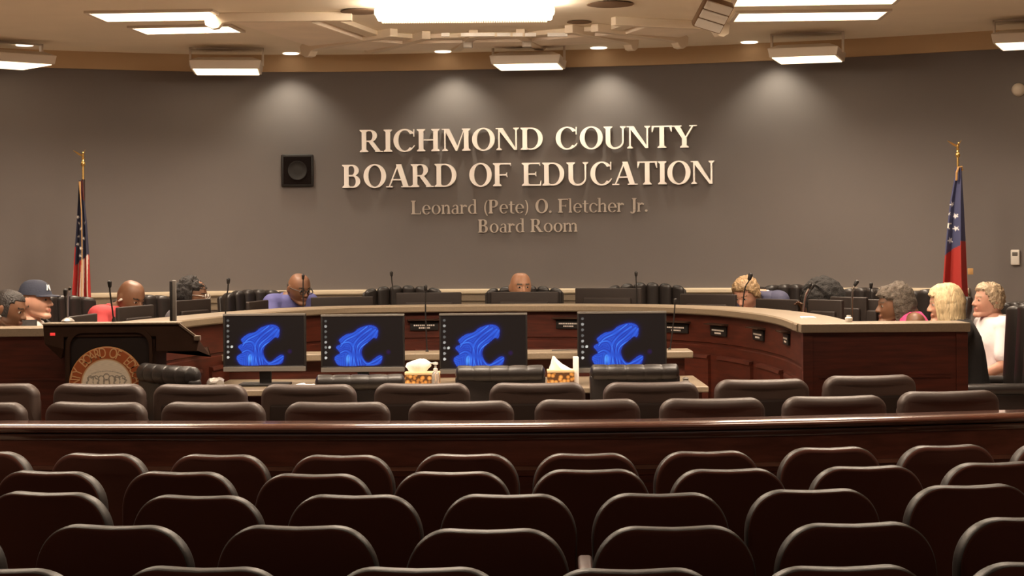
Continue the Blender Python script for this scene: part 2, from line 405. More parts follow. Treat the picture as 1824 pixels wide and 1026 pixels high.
for k, a in enumerate(op):
    d = a.normalized(); n = Vector((-d.y, d.x, 0))*0.035
    L = a.length; b = MB()
    pr = [(0.50,0.0),(1.0,0.0),(1.015,-0.02),(1.01,-0.085),(0.985,-0.11),(0.965,-0.105),(0.95,-0.07),(0.92,-0.06),(0.50,-0.06)]
    if 2 <= k <= 4: pr = [(0.50,0.0),(1.0,0.0),(1.005,-0.012),(0.99,-0.035),(0.95,-0.055),(0.50,-0.06)]
    b.loft([[d*L*r+n+Vector((0,0,z)) for r, z in pr], [d*L*r-n+Vector((0,0,z)) for r, z in pr]])
    b.build('rib', M_CANOPY2, t, bevel=0.004)
    if 3 <= k <= 4:
        b = MB(); q = d*L*0.64; b.rbox(q.x-0.035, q.x+0.035, q.y-0.035, q.y+0.035, -0.10, -0.045, 0.008); b.build('clip', M_WHITE, t)
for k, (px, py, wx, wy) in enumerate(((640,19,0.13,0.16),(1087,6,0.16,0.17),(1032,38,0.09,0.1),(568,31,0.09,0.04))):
    q = loc(px, py); b = MB(); b.ell((q.x, q.y, -0.008), wx, wy, 0.006, 18); b.build('dark_patch', M_DARKBROWN, t)  # flat dark brown ovals laid under the ceiling
b = MB()
for x0, x1 in ((786,800),(821,881),(885,909),(913,931),(935,955),(975,1011)):
    p0, p1 = loc(x0, 47), loc(x1, 45); b.box(p0.x, p1.x, p0.y-0.02, p0.y+0.02, -0.075, -0.05)
o = b.build('light_track', M_TISS, t); o['label'] = 'row of white track segments'
# slatted white unit by the right-hand panels
t = thing('ceiling_vent', 'white slatted unit hanging tilted under the ceiling left of right light panels', 'vent', (1.30, 11.85, CEIL-0.11), 0.3)
t.rotation_euler = (-0.85, 0.25, 0.3)
b = MB(); b.rbox(-0.10, 0.10, -0.11, 0.11, -0.055, 0.0, 0.010); b.build('housing', M_DARKBROWN, t)
for k in range(3):
    b = MB(); b.rbox(-0.09, 0.09, -0.102+k*0.070, -0.102+k*0.070+0.060, -0.066, -0.05, 0.005); b.build('slat', M_WHITE, t)
b = MB(); b.tube([(0,0.02,-0.01),(0,0.075,0.09)], 0.012, 8); b.build('bracket', M_FIX, t)

# ================================================================ WALL THINGS
def on_wall(px, py, out=0.0):
    q, d = wall_at(px); p = P(px, py, q.y); n = Vector((-d.y, d.x, 0))
    return Vector((q.x, q.y, p.z)) - n*out, math.atan2(d.y, d.x)
# --- serif lettering, drawn as outlines
S, T = 0.165, 0.06
def rect(x0, x1, y0, y1): return [(x0,y0),(x1,y0),(x1,y1),(x0,y1)]
def ring(cx, cy, rx, ry, tx, ty, a0, a1, n=28):
    out = []
    for k in range(n):
        u, v = math.radians(a0+(a1-a0)*k/n), math.radians(a0+(a1-a0)*(k+1)/n)
        f = lambda a, i: (cx+(rx-i*tx)*math.cos(a), cy+(ry-i*ty)*math.sin(a))
        out.append([f(u,0), f(v,0), f(v,1), f(u,1)])
    return out
def st(x, wd, y0, y1, bot=True, top=True, e=0.07):   # stem with bracketed serifs
    r = [rect(x, x+wd, y0, y1)]
    if bot: r += [rect(x-e, x+wd+e, y0, y0+0.045), [(x-e,y0+.04),(x+wd+e,y0+.04),(x+wd,y0+.11),(x,y0+.11)]]
    if top: r += [rect(x-e, x+wd+e, y1-0.045, y1), [(x-e,y1-.04),(x,y1-.11),(x+wd,y1-.11),(x+wd+e,y1-.04)]]
    return r
def dg(x0, y0, x1, y1, wd): return [(x0,y0),(x0+wd,y0),(x1+wd,y1),(x1,y1)]
def arm(x0, x1, y, th=T, end=0.13, dirs=(1,1)):
    r = [rect(x0, x1, y, y+th)]
    if dirs[0]: r.append([(x1-.05,y+th/2),(x1,y+th/2),(x1+.012,y+end),(x1-.015,y+end)])
    if dirs[1]: r.append([(x1-.05,y+th/2),(x1,y+th/2),(x1+.012,y+th-end),(x1-.015,y+th-end)])
    return r
def bowl(x, y0, y1, rx, s=S, t=T):
    cy, ry = (y0+y1)/2, (y1-y0)/2
    return [rect(x-0.14, x, y1-t, y1), rect(x-0.14, x, y0, y0+t)] + ring(x, cy, rx, ry, s, t, -90, 90)
def glyph(ch):
    x = 0.08; e = x+S
    if ch == 'I': return st(x,S,0,1), 0.33
    if ch == 'R': return st(x,S,0,1) + bowl(e+.13,.46,1,.26) + [dg(.60,0,.30,.50,.18), rect(.56,.84,0,.045)], 0.86
    if ch == 'P': return st(x,S,0,1) + bowl(e+.13,.44,1,.26), 0.70
    if ch == 'B': return st(x,S,0,1) + bowl(e+.12,.5,1,.25) + bowl(e+.15,0,.55,.27), 0.76
    if ch == 'D': return st(x,S,0,1) + bowl(e+.14,0,1,.42), 0.88
    if ch == 'O': return ring(.44,.5,.41,.52,S+.01,T,0,360,44), 0.88
    if ch == 'C': return ring(.44,.5,.41,.52,S+.01,T,38,318,36) + [rect(.745,.785,.66,1.0), [(.70,.84),(.785,.72),(.785,.90)], [(.70,.17),(.74,.13),(.81,.27),(.775,.28)]], 0.86
    if ch == 'H': return st(x,S,0,1) + st(.60,S,0,1) + [rect(.2,.62,.48,.48+T)], 0.90
    if ch == 'M': return st(.09,.055,0,1,True,False) + st(.80,S,0,1) + [[(.08,1),(.27,1),(.56,.22),(.50,0)], [(.50,0),(.56,.0),(.84,1),(.80,1)], rect(0.0,.24,.955,1)], 1.06
    if ch == 'N': return st(.09,.06,0,1,True,False) + st(.70,.06,0,1,False,True) + [[(.05,1),(.25,1),(.76,0),(.66,0)], rect(0.0,.24,.955,1)], 0.88
    if ch == 'U': return st(x,S,.3,1,False,True) + st(.66,.06,.3,1,False,True) + ring(.40,.32,.32,.34,S,T+.02,180,270,16) + ring(.40,.32,.32,.34,.06,T+.02,270,360,16), 0.84
    if ch == 'T': return st(.30,S,0,1,True,False) + [rect(.03,.735,.94,1), [(.03,1),(.03,.72),(.06,.72),(.12,.95)], [(.735,1),(.735,.72),(.705,.72),(.645,.95)]], 0.77
    if ch == 'Y': return st(.34,S,0,.45,True,False) + [[(.05,1),(.25,1),(.50,.42),(.34,.42)], [(.70,1),(.76,1),(.49,.42),(.42,.42)], rect(-.02,.33,.955,1), rect(.60,.86,.955,1)], 0.84
    if ch == 'A': return [dg(.05,0,.38,1,.06), dg(.60,0,.33,1,.19), rect(.2,.66,.30,.30+T), rect(-.03,.22,0,.045), rect(.52,.88,0,.045)], 0.86
    if ch == 'E': return st(x,S,0,1) + arm(e-.02,.66,1-T,T,.13,(0,1)) + arm(e-.02,.70,0,T,.22,(1,0)) + arm(e-.02,.52,.48,T,.13), 0.74
    if ch == 'F': return st(x,S,0,1) + arm(e-.02,.66,1-T,T,.13,(0,1)) + arm(e-.02,.52,.46,T,.13), 0.69
    if ch == 'L': return st(x,S,0,1) + arm(e-.02,.64,0,T,.22,(1,0)), 0.70
    if ch == 'J': return st(.2,S,.15,1,False,True) + ring(.14,.12,.225,.24,S,.06,270,360,14) + ring(.14,.02,.12,.14,.10,.05,180,300,10), 0.45
    s, t, X = .12, .045, .66
    if ch == 'o': return ring(.33,.33,.29,.35,s,t,0,360,32), 0.66
    if ch == 'e': return ring(.32,.33,.28,.35,s,t,0,322,30) + [rect(.12,.60,.33,.33+t)], 0.62
    if ch == 'c': return ring(.32,.33,.28,.35,s,t,45,322,28) + [rect(.47,.56,.48,.58)], 0.58
    if ch == 'l': return st(.06,s,0,1.04,True,False,.05) + [rect(.0,.10,.995,1.04)], 0.28
    if ch == 'n': return st(.07,s,0,X,True,False,.05) + [rect(0,.1,X-.045,X)] + st(.43,s,0,.42,True,False,.05) + ring(.36,.44,.19,.235,s,.07,0,150,14), 0.64
    if ch == 'm': return glyph('n')[0] + st(.79,s,0,.42,True,False,.05) + ring(.72,.44,.19,.235,s,.07,0,150,14), 1.0
    if ch == 'h': return st(.07,s,0,1.04,True,False,.05) + [rect(0,.1,.995,1.04)] + st(.43,s,0,.42,True,False,.05) + ring(.36,.44,.19,.235,s,.07,0,150,14), 0.64
    if ch == 'r': return st(.07,s,0,X,True,False,.05) + [rect(0,.1,X-.045,X)] + ring(.33,.44,.16,.22,s,.09,60,160,10) + [rect(.36,.46,.50,.61)], 0.50
    if ch == 'd': return st(.44,s,0,1.04,False,False) + [rect(.34,.5,.995,1.04), rect(.5,.62,0,.045)] + ring(.33,.33,.29,.35,s,t,50,310,24), 0.66
    if ch == 'a': return st(.36,s,0,.48,False,False) + [rect(.42,.56,0,.045)] + ring(.29,.47,.19,.20,s-.02,.05,0,165,14) + ring(.27,.19,.23,.21,s-.02,.045,60,320,20), 0.58
    if ch == 't': return [rect(.12,.12+s,.12,.86), rect(.02,.40,X-.05,X)] + ring(.30,.14,.18,.16,s,.05,180,300,12), 0.42
    if ch == '(': return ring(.48,.4,.40,.68,.09,.02,125,235,20), 0.34
    if ch == ')': return ring(-.14,.4,.40,.68,.09,.02,-55,55,20), 0.34
    if ch == '.': return [[(.12+.085*math.cos(k*PI/6), .08+.085*math.sin(k*PI/6)) for k in range(12)]], 0.26
    return [], 0.36
def wall_text(txt, x0, x1, yb0, yb1, cap, m, parent, depth=0.03, gap=0.012):
    tot = sum(glyph(c)[1] for c in txt); x = 0
    for c in txt:
        polys, adv = glyph(c)
        if polys:
            u = (x+adv/2)/tot; px = x0+(x1-x0)*u; py = yb0+(yb1-yb0)*u
            p, a = on_wall(px, py, gap); Y = p.y
            sx = (x1-x0)/tot/F*Y/math.cos(a); sz = cap/F*Y
            b = MB()
            for k, po in enumerate(polys):
                b.prism([((q[0]-adv/2)*sx, q[1]*sz) for q in po], -depth-0.0002*(k % 5), 0.0)
            o = b.build('letter', m, parent, smooth=False)
            o.location = p - Vector(parent.location); o.rotation_euler = (0, 0, a)
        x += adv
p0, a0 = on_wall(944, 300)
sg = thing('wall_sign', 'large raised silver serif lettering naming the county board on the wall', 'sign', p0)
wall_text('RICHMOND COUNTY', 643, 1243, 271.5, 263, 39.5, M_LETTER, sg)
wall_text('BOARD OF EDUCATION', 611, 1277, 335, 327.5, 41, M_LETTER, sg)
p0, a0 = on_wall(944, 400)
sg = thing('wall_sign', 'small dull beige raised lettering naming the board room, under the silver letters', 'sign', p0)
wall_text('Leonard (Pete) O. Fletcher Jr.', 733, 1156, 382, 377, 24.5, M_LETTER2, sg, 0.012, 0.004)
wall_text('Board Room', 852, 1030, 414.5, 412.5, 23.5, M_LETTER2, sg, 0.012, 0.004)

p0, a0 = on_wall(531, 304, 0.002)
t = thing('wall_speaker', 'square black speaker set in the wall left of the lettering', 'speaker', p0, a0)
h = 28.5/F*15.3
b = MB(); b.rbox(-h, h, -0.035, 0.0, -h, h, 0.008); b.build('housing', M_PLAS, t)
b = MB(); b.loft([[(h*0.86*x, -0.0375, h*0.86*z) for x, z in ((-1,-1),(1,-1),(1,1),(-1,1))], [(h*0.86*x, -0.034, h*0.86*z) for x, z in ((-1,-1),(1,-1),(1,1),(-1,1))]]); b.build('grille', mat('grille', (0.012,0.007,0.006), 0.9, spec=0.1, bump=0.8, bscale=900), t)
b = MB(); b.T = Matrix.Rotation(PI/2, 4, 'X'); b.lathe([(0.0,0.040),(0.03,0.0405),(0.065,0.038),(0.072,0.042),(0.078,0.042),(0.08,0.037),(0.0,0.037)], n=32); b.build('cone', M_PLAS, t)
p0, a0 = on_wall(1811, 458.5, 0.0)
t = thing('thermostat', 'small white upright wall control at the right edge', 'thermostat', p0, a0)
b = MB(); b.rbox(-0.033, 0.033, -0.028, 0.0, -0.058, 0.058, 0.008); b.build('cover', M_WHITE, t)
b = MB(); b.rbox(-0.02, 0.02, -0.031, -0.026, 0.012, 0.040, 0.002); b.build('display', M_PLASG, t)
p0, a0 = on_wall(1819, 160, 0.0)
t = thing('wall_sensor', 'round pale sensor dome high on the wall at right edge', 'sensor', p0, a0)
b = MB(); b.T = Matrix.Rotation(PI/2, 4, 'X'); b.lathe([(0.05,0.0),(0.05,0.02),(0.038,0.045),(0.015,0.058),(0.0,0.06)], n=28); b.build('dome', M_FIX, t)

# ================================================================ FLAGS
def star_in(x, y, cx, cy, r, rot=0.0):
    dx, dy = x-cx, y-cy; d = math.hypot(dx, dy)
    if d > r: return False
    a = (math.atan2(dx, dy)+rot) % (2*PI/5); a = abs(a-PI/5)  # 0 in a notch, pi/5 at a tip
    k = r*0.40
    tx, ty = r*math.cos(PI/5), r*math.sin(PI/5)
    # line between notch (k,0) and tip
    ax, ay = d*math.cos(a), d*math.sin(a)
    return (tx-k)*(ay-0) - (ty-0)*(ax-k) > 0
def make_flag(name, label, px, Y, rows, colf, top_y, pole_top, lean, folds, mname, eagle=True):
    base = P(px, top_y, Y); base.z = 0
    t = thing(name, label, 'flag', base)
    L = lambda x, y: P(x, y, Y) - base
    b = MB(); b.lathe([(0.0,0.0),(0.15,0.0),(0.15,0.02),(0.12,0.045),(0.04,0.06),(0.025,0.12),(0.0,0.12)], n=28); b.build('base', M_GOLD, t)
    zb = L(px, pole_top+14)
    b = MB(); b.tube([(0,0,0.1), (zb.x, 0, zb.z-0.12)], 0.0135, 12); b.build('pole', M_WOODD, t)
    b = MB(); b.tube([(zb.x,0,zb.z-0.16),(zb.x,0,zb.z)], 0.009, 10); b.ell((zb.x,0,zb.z), 0.018, 0.018, 0.022, 14)
    b.lathe([(0.012,0.02),(0.008,0.035),(0.016,0.045),(0.0,0.05)], (zb.x,0,zb.z), 12); b.build('finial', M_GOLD, t)
    if eagle:
        b = MB(); c0 = Vector((zb.x, 0, zb.z+0.06))
        b.ell(c0, 0.010, 0.012, 0.022, 10); b.ell(c0+Vector((0.004,-0.01,0.026)), 0.007, 0.008, 0.008, 8)
        for sx, tip in ((-1, Vector((-0.075,0.0,0.045))), (1, Vector((0.022,-0.02,0.05)))):
            b.loft([[c0+Vector((sx*0.005,0.006,0.012)), c0+Vector((sx*0.005,0.0,-0.006)), c0+Vector((sx*0.005,-0.006,0.012))],
                    [c0+tip*0.55+Vector((0,0.005,0.006)), c0+tip*0.55+Vector((0,0,-0.010)), c0+tip*0.55+Vector((0,-0.005,0.006))],
                    [c0+tip+Vector((0,0.002,0.002)), c0+tip+Vector((0,0,-0.002)), c0+tip+Vector((0,-0.002,0.002))]])
        b.build('eagle', M_GOLD, t)
    nu, nv = 90, 220
    vs, cols = [], []
    y0, y1 = rows[0][0], rows[-1][0]
    for j in range(nv+1):
        y = y0+(y1-y0)*j/nv
        for r0, r1 in zip(rows, rows[1:]):
            if r0[0] <= y <= r1[0]: break
        k = (y-r0[0])/(r1[0]-r0[0]); xl = r0[1]+(r1[1]-r0[1])*k; xr = r0[2]+(r1[2]-r0[2])*k
        for i in range(nu+1):
            u = i/nu
            ph = 2*PI*folds*u + 0.5*math.sin(j/nv*4) + 0.8
            amp = 0.012+0.045*j/nv
            x = xl+(xr-xl)*(u + 0.018*math.sin(ph*2))
            p = L(x, y); p.y = -0.03 - amp*(0.8+math.sin(ph)) - 0.03*math.sin(PI*u)
            vs.append(p); cols.append(colf(x, y, u, j/nv))
    fs = [(j*(nu+1)+i, j*(nu+1)+i+1, (j+1)*(nu+1)+i+1, (j+1)*(nu+1)+i) for j in range(nv) for i in range(nu)]
    b = MB(); b.v = [Vector(v) for v in vs]; b.f = fs; b.m = [0]*len(fs)
    o = b.build('cloth', vmat(mname, 0.7), t, angle=180)
    ca = o.data.color_attributes.new('Col', 'FLOAT_COLOR', 'POINT')
    ca.data.foreach_set('color', [c for q in cols for c in (*q, 1.0)])
    sd = o.modifiers.new('solid', 'SOLIDIFY'); sd.thickness = 0.003; sd.offset = -1
    return t, L
NAVY, RED, CRM = (0.030,0.030,0.058), (0.36,0.022,0.020), (0.62,0.50,0.42)
us_stars = [(142,387),(148,408),(144,421),(142,435),(149,442),(147.5,455),(144,398),(153,425),(154,398)]
def us_col(x, y, u, v):
    for sx, sy in us_stars:
        if star_in(x, y, sx, sy, 3.4): return (0.75,0.70,0.66)
    if y < 352+ (x-143)*0.5: return NAVY if u < 0.62 else (0.10,0.02,0.02)
    lim = 470-(u-0.2)*22
    if y < lim and not (u < 0.10 and y > 440): return NAVY
    k = (u*6.0 + 0.45*math.sin(v*11.0+u*2) - 1.6*(v-0.42)) % 2
    return CRM if 0.9 < k < 1.75 else RED
tUS, L = make_flag('flag', 'stars and stripes flag on gold-topped pole at left', 148, 14.3,
    [(322,143.5,150),(345,142.5,152),(400,139.5,158),(460,136,162),(520,133,165),(575,133,169),(700,132,170)], us_col, 320, 278, 0, 2.3, 'us_flag')
b = MB(); b.tube([L(146.5,324)+Vector((0,-.085,0)), L(148,345)+Vector((0,-.095,0)), L(151,380)+Vector((0,-.105,0)), L(152.5,440)+Vector((0,-.12,0)), L(153,500)+Vector((0,-.135,0)), L(152.5,690)+Vector((0,-.15,0))], [0.009,0.0045,0.004,0.004,0.0045,0.0045], 8); b.build('fringe', M_FRINGE, tUS)
GB = (0.050,0.055,0.13)
ga = [(1692.5,364,5.2),(1698.5,385,5.6),(1698.5,407,5.4),(1689,428,6.2),(1686,381,3.5)]
def ga_col(x, y, u, v):
    for sx, sy, r in ga:
        if star_in(x, y, sx, sy, r, 0.2): return (0.74,0.72,0.74)
    if math.hypot(x-1687.5, y-402.5) < 5.6 and math.hypot(x-1690.5, y-403.5) > 4.8: return (0.72,0.68,0.64)
    if y < (455-(u*30) if u < 0.62 else 430): return GB
    return (0.34,0.020,0.014)
tGA, L = make_flag('flag', 'blue and red state flag with white stars on gold-topped pole at right', 1706, 13.55,
    [(299,1699,1711),(315,1697,1712),(360,1688,1715),(430,1680,1719),(500,1674,1722),(560,1672,1725),(690,1672,1727)], ga_col, 300, 262, 0, 1.6, 'state_flag')
b = MB(); b.tube([L(1699,322)+Vector((0,-.08,0)), L(1699,308)+Vector((0,-.09,0)), L(1703,299)+Vector((0,-.07,0)), L(1709,298)+Vector((0,-.06,0)), L(1711,304)+Vector((0,-.05,0))], 0.009, 8)
b.build('fringe', M_FRINGE, tGA)
b = MB(); b.rbox(*[v for pr_ in (((L(1709,0).x), L(1718,0).x), (-.19,-.17), (L(0,503).z-0.0, L(0,492).z)) for v in pr_], 0.002); b.build('tassel', M_FRINGE, tGA)

# ================================================================ DAIS
LEDGE = 1.135
def off(o): return [(p[0]+n[0]*o, p[1]+n[1]*o) for p, n in DP]
def dais_at(px, o=0.0, lo=0, hi=121):
    best = min(range(lo, hi), key=lambda i: abs(PX((DP[i][0][0]+DP[i][1][0]*o, DP[i][0][1]+DP[i][1][1]*o))-px))
    p, n = DP[best]; return Vector((p[0]+n[0]*o, p[1]+n[1]*o, 0)), Vector((n[0], n[1], 0))
t = thing('board_dais', 'long curved mahogany dais with beige ledge facing the room', 'desk', (0, 13.2, 0))
MV = Matrix.Translation((0, -13.2, 0))
def part(name, m, parent, fn, **k):
    b = MB(); b.T = MV; fn(b); return b.build(name, m, parent, **k)
part('front_panel', M_WOOD, t, lambda b: b.sweep(DP, [(0.04,0.0),(0.08,0.0),(0.08,LEDGE-.05),(0.04,LEDGE-.05),(0.04,0.905),(0.05,0.90),(0.05,0.885),(0.04,0.88)]))
part('ledge', M_LAM, t, lambda b: b.sweep(DP, [(0.0,LEDGE-.048),(-0.008,LEDGE-.04),(-0.008,LEDGE-.008),(0.0,LEDGE),(0.30,LEDGE),(0.30,LEDGE-.048)]))
part('work_surface', M_LAM, t, lambda b: b.sweep(DP, [(0.28,0.76),(0.86,0.76),(0.86,0.80),(0.28,0.80)]))
part('back_panel', M_WOODD, t, lambda b: b.sweep(DP, [(0.26,0.76),(0.28,0.76),(0.28,LEDGE-.045),(0.26,LEDGE-.045)]))
for k in range(12):
    i0, i1 = k*10+1, k*10+9
    seg = DP[i0:i1+1]
    part('raised_panel', M_WOOD, t, lambda b: (b.sweep(seg, [(0.02,0.12),(0.045,0.10),(0.045,0.82),(0.02,0.80)]),
         b.sweep(seg, [(0.01,0.80),(0.045,0.80),(0.045,0.825),(0.015,0.82)])))
part('base_rail', M_WOODD, t, lambda b: b.sweep(DP, [(0.015,0.0),(0.05,0.0),(0.05,0.09),(0.025,0.09)]))
def end_panel(b, x0, x1, y, frame=True):
    b.box(x0, x1, y, y+0.05, 0, LEDGE-.045)
    for z0, z1 in ((0.85, 0.862), (0.10, 0.16)): b.box(x0+0.08, x1-0.08, y-0.006, y, z0, z1)
    b.box(x0, x0+0.05, y-0.008, y, 0, LEDGE-.05); b.box(x1-0.06, x1, y-0.008, y, 0, LEDGE-.05)
XR0, XR1, XL0, XL1, YR, YL = 1.515, 2.375, -3.02, -2.03, 9.62, 9.95
o = part('end_panel', M_WOOD, t, lambda b: end_panel(b, XR0, XR1, YR), smooth=False)
o = part('end_panel', M_WOOD, t, lambda b: end_panel(b, XL0, XL1, YL), smooth=False)
part('end_ledge', M_LAM, t, lambda b: b.box(XR0-.015, XR1+.01, YR-0.03, YR+0.26, LEDGE-.046, LEDGE+0.001), bevel=0.005)
part('end_ledge', M_LAM, t, lambda b: b.box(XL0-.02, XL1+.02, YL-0.03, YL+0.26, LEDGE-.046, LEDGE+0.001), bevel=0.005)
part('side_panel', M_WOOD, t, lambda b: b.box(XR1-.05, XR1, YR+.05, YR+.5, 0, LEDGE-.05), smooth=False)
part('side_panel', M_WOOD, t, lambda b: b.box(XL0, XL0+.05, YL+.05, YL+.5, 0, LEDGE-.05), smooth=False)
# name plates under their small ledges
NP = [(757,578,50,'behind second monitor from the left'),(1008,575,44,'right of the third desk monitor'),(1203,582,40,'right of the fourth desk monitor'),(1283,587,36,'second from the right-hand bend of the dais side'),(1353,594,29,'near the right bend of the dais'),(1403,601,21,'closest to the dais right corner')]
NPL = ['behind the foremost microphone','just right of the third desk monitor','just right of the fourth desk monitor','third from the dais right corner','second from the dais right corner','nearest the dais right corner']
for i, (px, py, wpx, _) in enumerate(NP):
    q, n = dais_at(px, 0.04, 20)
    z = P(px, py, q.y).z; rz = math.atan2(n.x, n.y)*-1
    ct = abs(math.cos(math.atan2(n.x, n.y) + math.atan2(q.x, q.y)*0)) or 1
    wd = min(wpx/F*q.y/max(ct, 0.35), 0.24)
    t2 = thing('name_plate', 'small dark name plate on the curved dais front, ' + NPL[i], 'name plate', (q.x, q.y, z), rz, 'name plates along the dais front')
    b = MB(); b.rbox(-wd/2, wd/2, -0.016, 0.0, -0.042, 0.022, 0.003); b.build('plate', M_PLAS, t2)
    b = MB(); b.loft([[(-wd/2-.02,0,.040),(-wd/2-.02,-.055,.036),(-wd/2-.02,-.055,.030),(-wd/2-.02,0,.026)],[(wd/2+.02,0,.040),(wd/2+.02,-.055,.036),(wd/2+.02,-.055,.030),(wd/2+.02,0,.026)]]); b.build('hood', M_LECT, t2)
    b = MB(); rr = random.Random(i)
    for row, (f0, f1) in enumerate(((-.38,.38),(-.2,.2))):
        x = wd*f0
        while x < wd*f1-0.004:
            l = rr.uniform(0.006, 0.013); b.box(x, min(x+l, wd*f1), -0.0175, -0.0155, -0.010-row*0.019, 0.000-row*0.019); x += l+0.004
    b.build('lettering', M_PLATET, t2)

# ================================================================ MONITORS OF THE MEMBERS (seen from behind)
def back_monitor(px, wpx, ytop, o, label, turn=0.0, lean=0.10, cls='monitor'):
    q, n = dais_at(px, o, 0)
    zt = P(px, ytop, q.y).z
    rz = math.atan2(-n.x, n.y) + turn
    view = math.atan2(q.x, q.y)
    wd = max(0.30, min(0.53, wpx/F*q.y/max(abs(math.cos(rz+view)), 0.45)))
    ht = 0.315
    t = thing('monitor', label, 'monitor', (q.x, q.y, 0.80), rz, 'monitors on the dais')
    zt -= 0.80
    b = MB(); b.rbox(-wd/2, wd/2, 0.0, 0.028, zt-ht, zt, 0.008); b.rbox(-wd*0.36, wd*0.36, -0.022, 0.004, zt-ht*0.85, zt-ht*0.22, 0.010); b.build('case', M_PLASB, t)
    b = MB(); b.box(-wd/2+.012, wd/2-.012, 0.027, 0.0295, zt-ht+.02, zt-.012); b.build('screen', M_PLAS, t)
    b = MB(); b.rbox(-0.03, 0.03, -0.045, -0.018, 0.008, zt-ht*0.45, 0.006); b.build('stand', M_PLAS, t)
    b = MB(); b.rbox(-0.12, 0.12, -0.10, 0.09, 0.0, 0.014, 0.005); b.build('base', M_PLAS, t)
    return t
BM = [(152,78,561,0.42,'dark monitor back at far left of the dais, left of the red-shirted man',0.0),
      (239,68,545,0.40,'dark monitor back below the face of the bald man in red',0.0),
      (338,66,534,0.45,'tilted dark monitor back below the curly-haired woman at left',0.0),
      (456,96,536,0.40,'dark monitor back on the dais left of the man in blue polo shirt',0.35),
      (600,110,529,0.45,'dark monitor back right of the man in blue polo shirt',0.0),
      (766,116,521,0.45,'dark monitor back in front of the empty tufted chair left of centre',0.0),
      (925,120,520,0.45,'dark monitor back hiding the chin of the man at dais centre',0.0),
      (1090,117,513,0.45,'dark monitor back in front of the empty chair right of centre',0.0),
      (1256,98,524,0.45,'dark monitor back left of the blond man in blue suit',0.12),
      (1379,74,533,0.45,'dark monitor back right of the blond man in blue suit',0.25),
      (1464,58,534,0.45,'dark monitor back below the person with the round black hair',0.45),
      (1510,46,529,0.72,'dark monitor back nearest the grey-haired woman in pink, taller of a close pair',0.5),
      (1541,44,533,0.80,'narrow dark monitor back touching the left of woman in pink',0.55)]
for a in BM: back_monitor(*a[:5], turn=a[5])

# ================================================================ MICROPHONES
def mic(pts, Y, zbase, label, chrome=False, r=0.0045, head=0.012, hl=0.045, foot=0.035):
    if zbase == LEDGE: zbase = 0.801; pts = pts[:-1] + [(pts[-1][0], pts[-1][1]+30)]
    ps = [P(x, y, Y) for x, y in pts]; base = ps[-1].copy(); base.z = zbase
    ps[-1] = base.copy()
    t = thing('microphone', label, 'microphone', base, 0, 'gooseneck microphones')
    ps = [p-base for p in ps]
    b = MB(); b.tube(spline([tuple(p) for p in ps], 16), r, 8); b.build('gooseneck', M_CHROME if chrome else M_PLAS, t)
    b = MB(); d = (ps[0]-ps[1]).normalized(); b.caps(ps[0]-d*hl*0.7, ps[0]-d*head, head*0.8, head, 12); b.build('head', M_PLAS, t)
    b = MB(); b.lathe([(0,0),(foot,0),(foot,0.010),(foot*.6,0.022),(0.007,0.028),(0,0.028)], n=20); b.build('base', M_SILV if chrome else M_PLAS, t)
LT = 1.174
mic([(195,499),(196,520),(200,550),(203,574)], 9.66, LT, 'thin black gooseneck microphone on the lectern beside the bald man in red', foot=0.012)
mic([(127,512),(122,517),(121,545),(121,571)], 9.63, LT, 'pale chrome gooseneck microphone with cone foot on the lectern left end', True, 0.006, 0.008, 0.02)
mic([(117,514),(116,528),(118,552),(119,572)], 9.67, LT, 'thin dark gooseneck behind the chrome one on the lectern', foot=0.012)
mic([(407,495),(406,515),(402,545),(402,640)], 11.78, 0.87, 'black gooseneck microphone beside the leftmost blue-screen monitor', foot=0.014)
mic([(540,488),(540,505),(540,530),(541,550)], 13.25, LEDGE, 'black gooseneck microphone in front of the face of man in blue polo')
mic([(697,483),(698,500),(700,525),(701,545)], 13.58, LEDGE, 'tall black gooseneck microphone at the empty chair left of centre')
mic([(758,507),(758,520),(758,560),(761,642)], 11.78, 0.87, 'foremost black gooseneck microphone rising in front of the dais left of centre', foot=0.014)
mic([(1133,483),(1133,497),(1134,520),(1136,548)], 13.35, LEDGE, 'black gooseneck microphone at the empty chair right of centre')
mic([(1203,531),(1202,545),(1199,580),(1193,642)], 11.78, 0.87, 'black gooseneck microphone right of the rightmost blue-screen monitor', foot=0.014)
mic([(1338,486),(1334,500),(1325,525),(1317,550)], 12.4, LEDGE, 'slanted black gooseneck microphone crossing the blond man face', head=0.016, hl=0.06)
mic([(1444,504),(1440,515),(1432,540),(1424,562)], 11.75, LEDGE, 'slanted pale microphone at the left of round black hair', True, 0.006)
mic([(1449,506),(1443,520),(1434,545),(1428,562)], 11.9, LEDGE, 'slanted dark microphone just right of the pale one by the black-haired person')
mic([(1528,499),(1521,511),(1518,530),(1517,566)], 11.6, 0.80, 'bent microphone with pale neck left of the woman in pink', True, 0.006, 0.014, 0.05)
mic([(1552,503),(1551,515),(1549,540),(1549,566)], 11.9, 0.80, 'upright dark microphone closest to the face of the woman in pink')

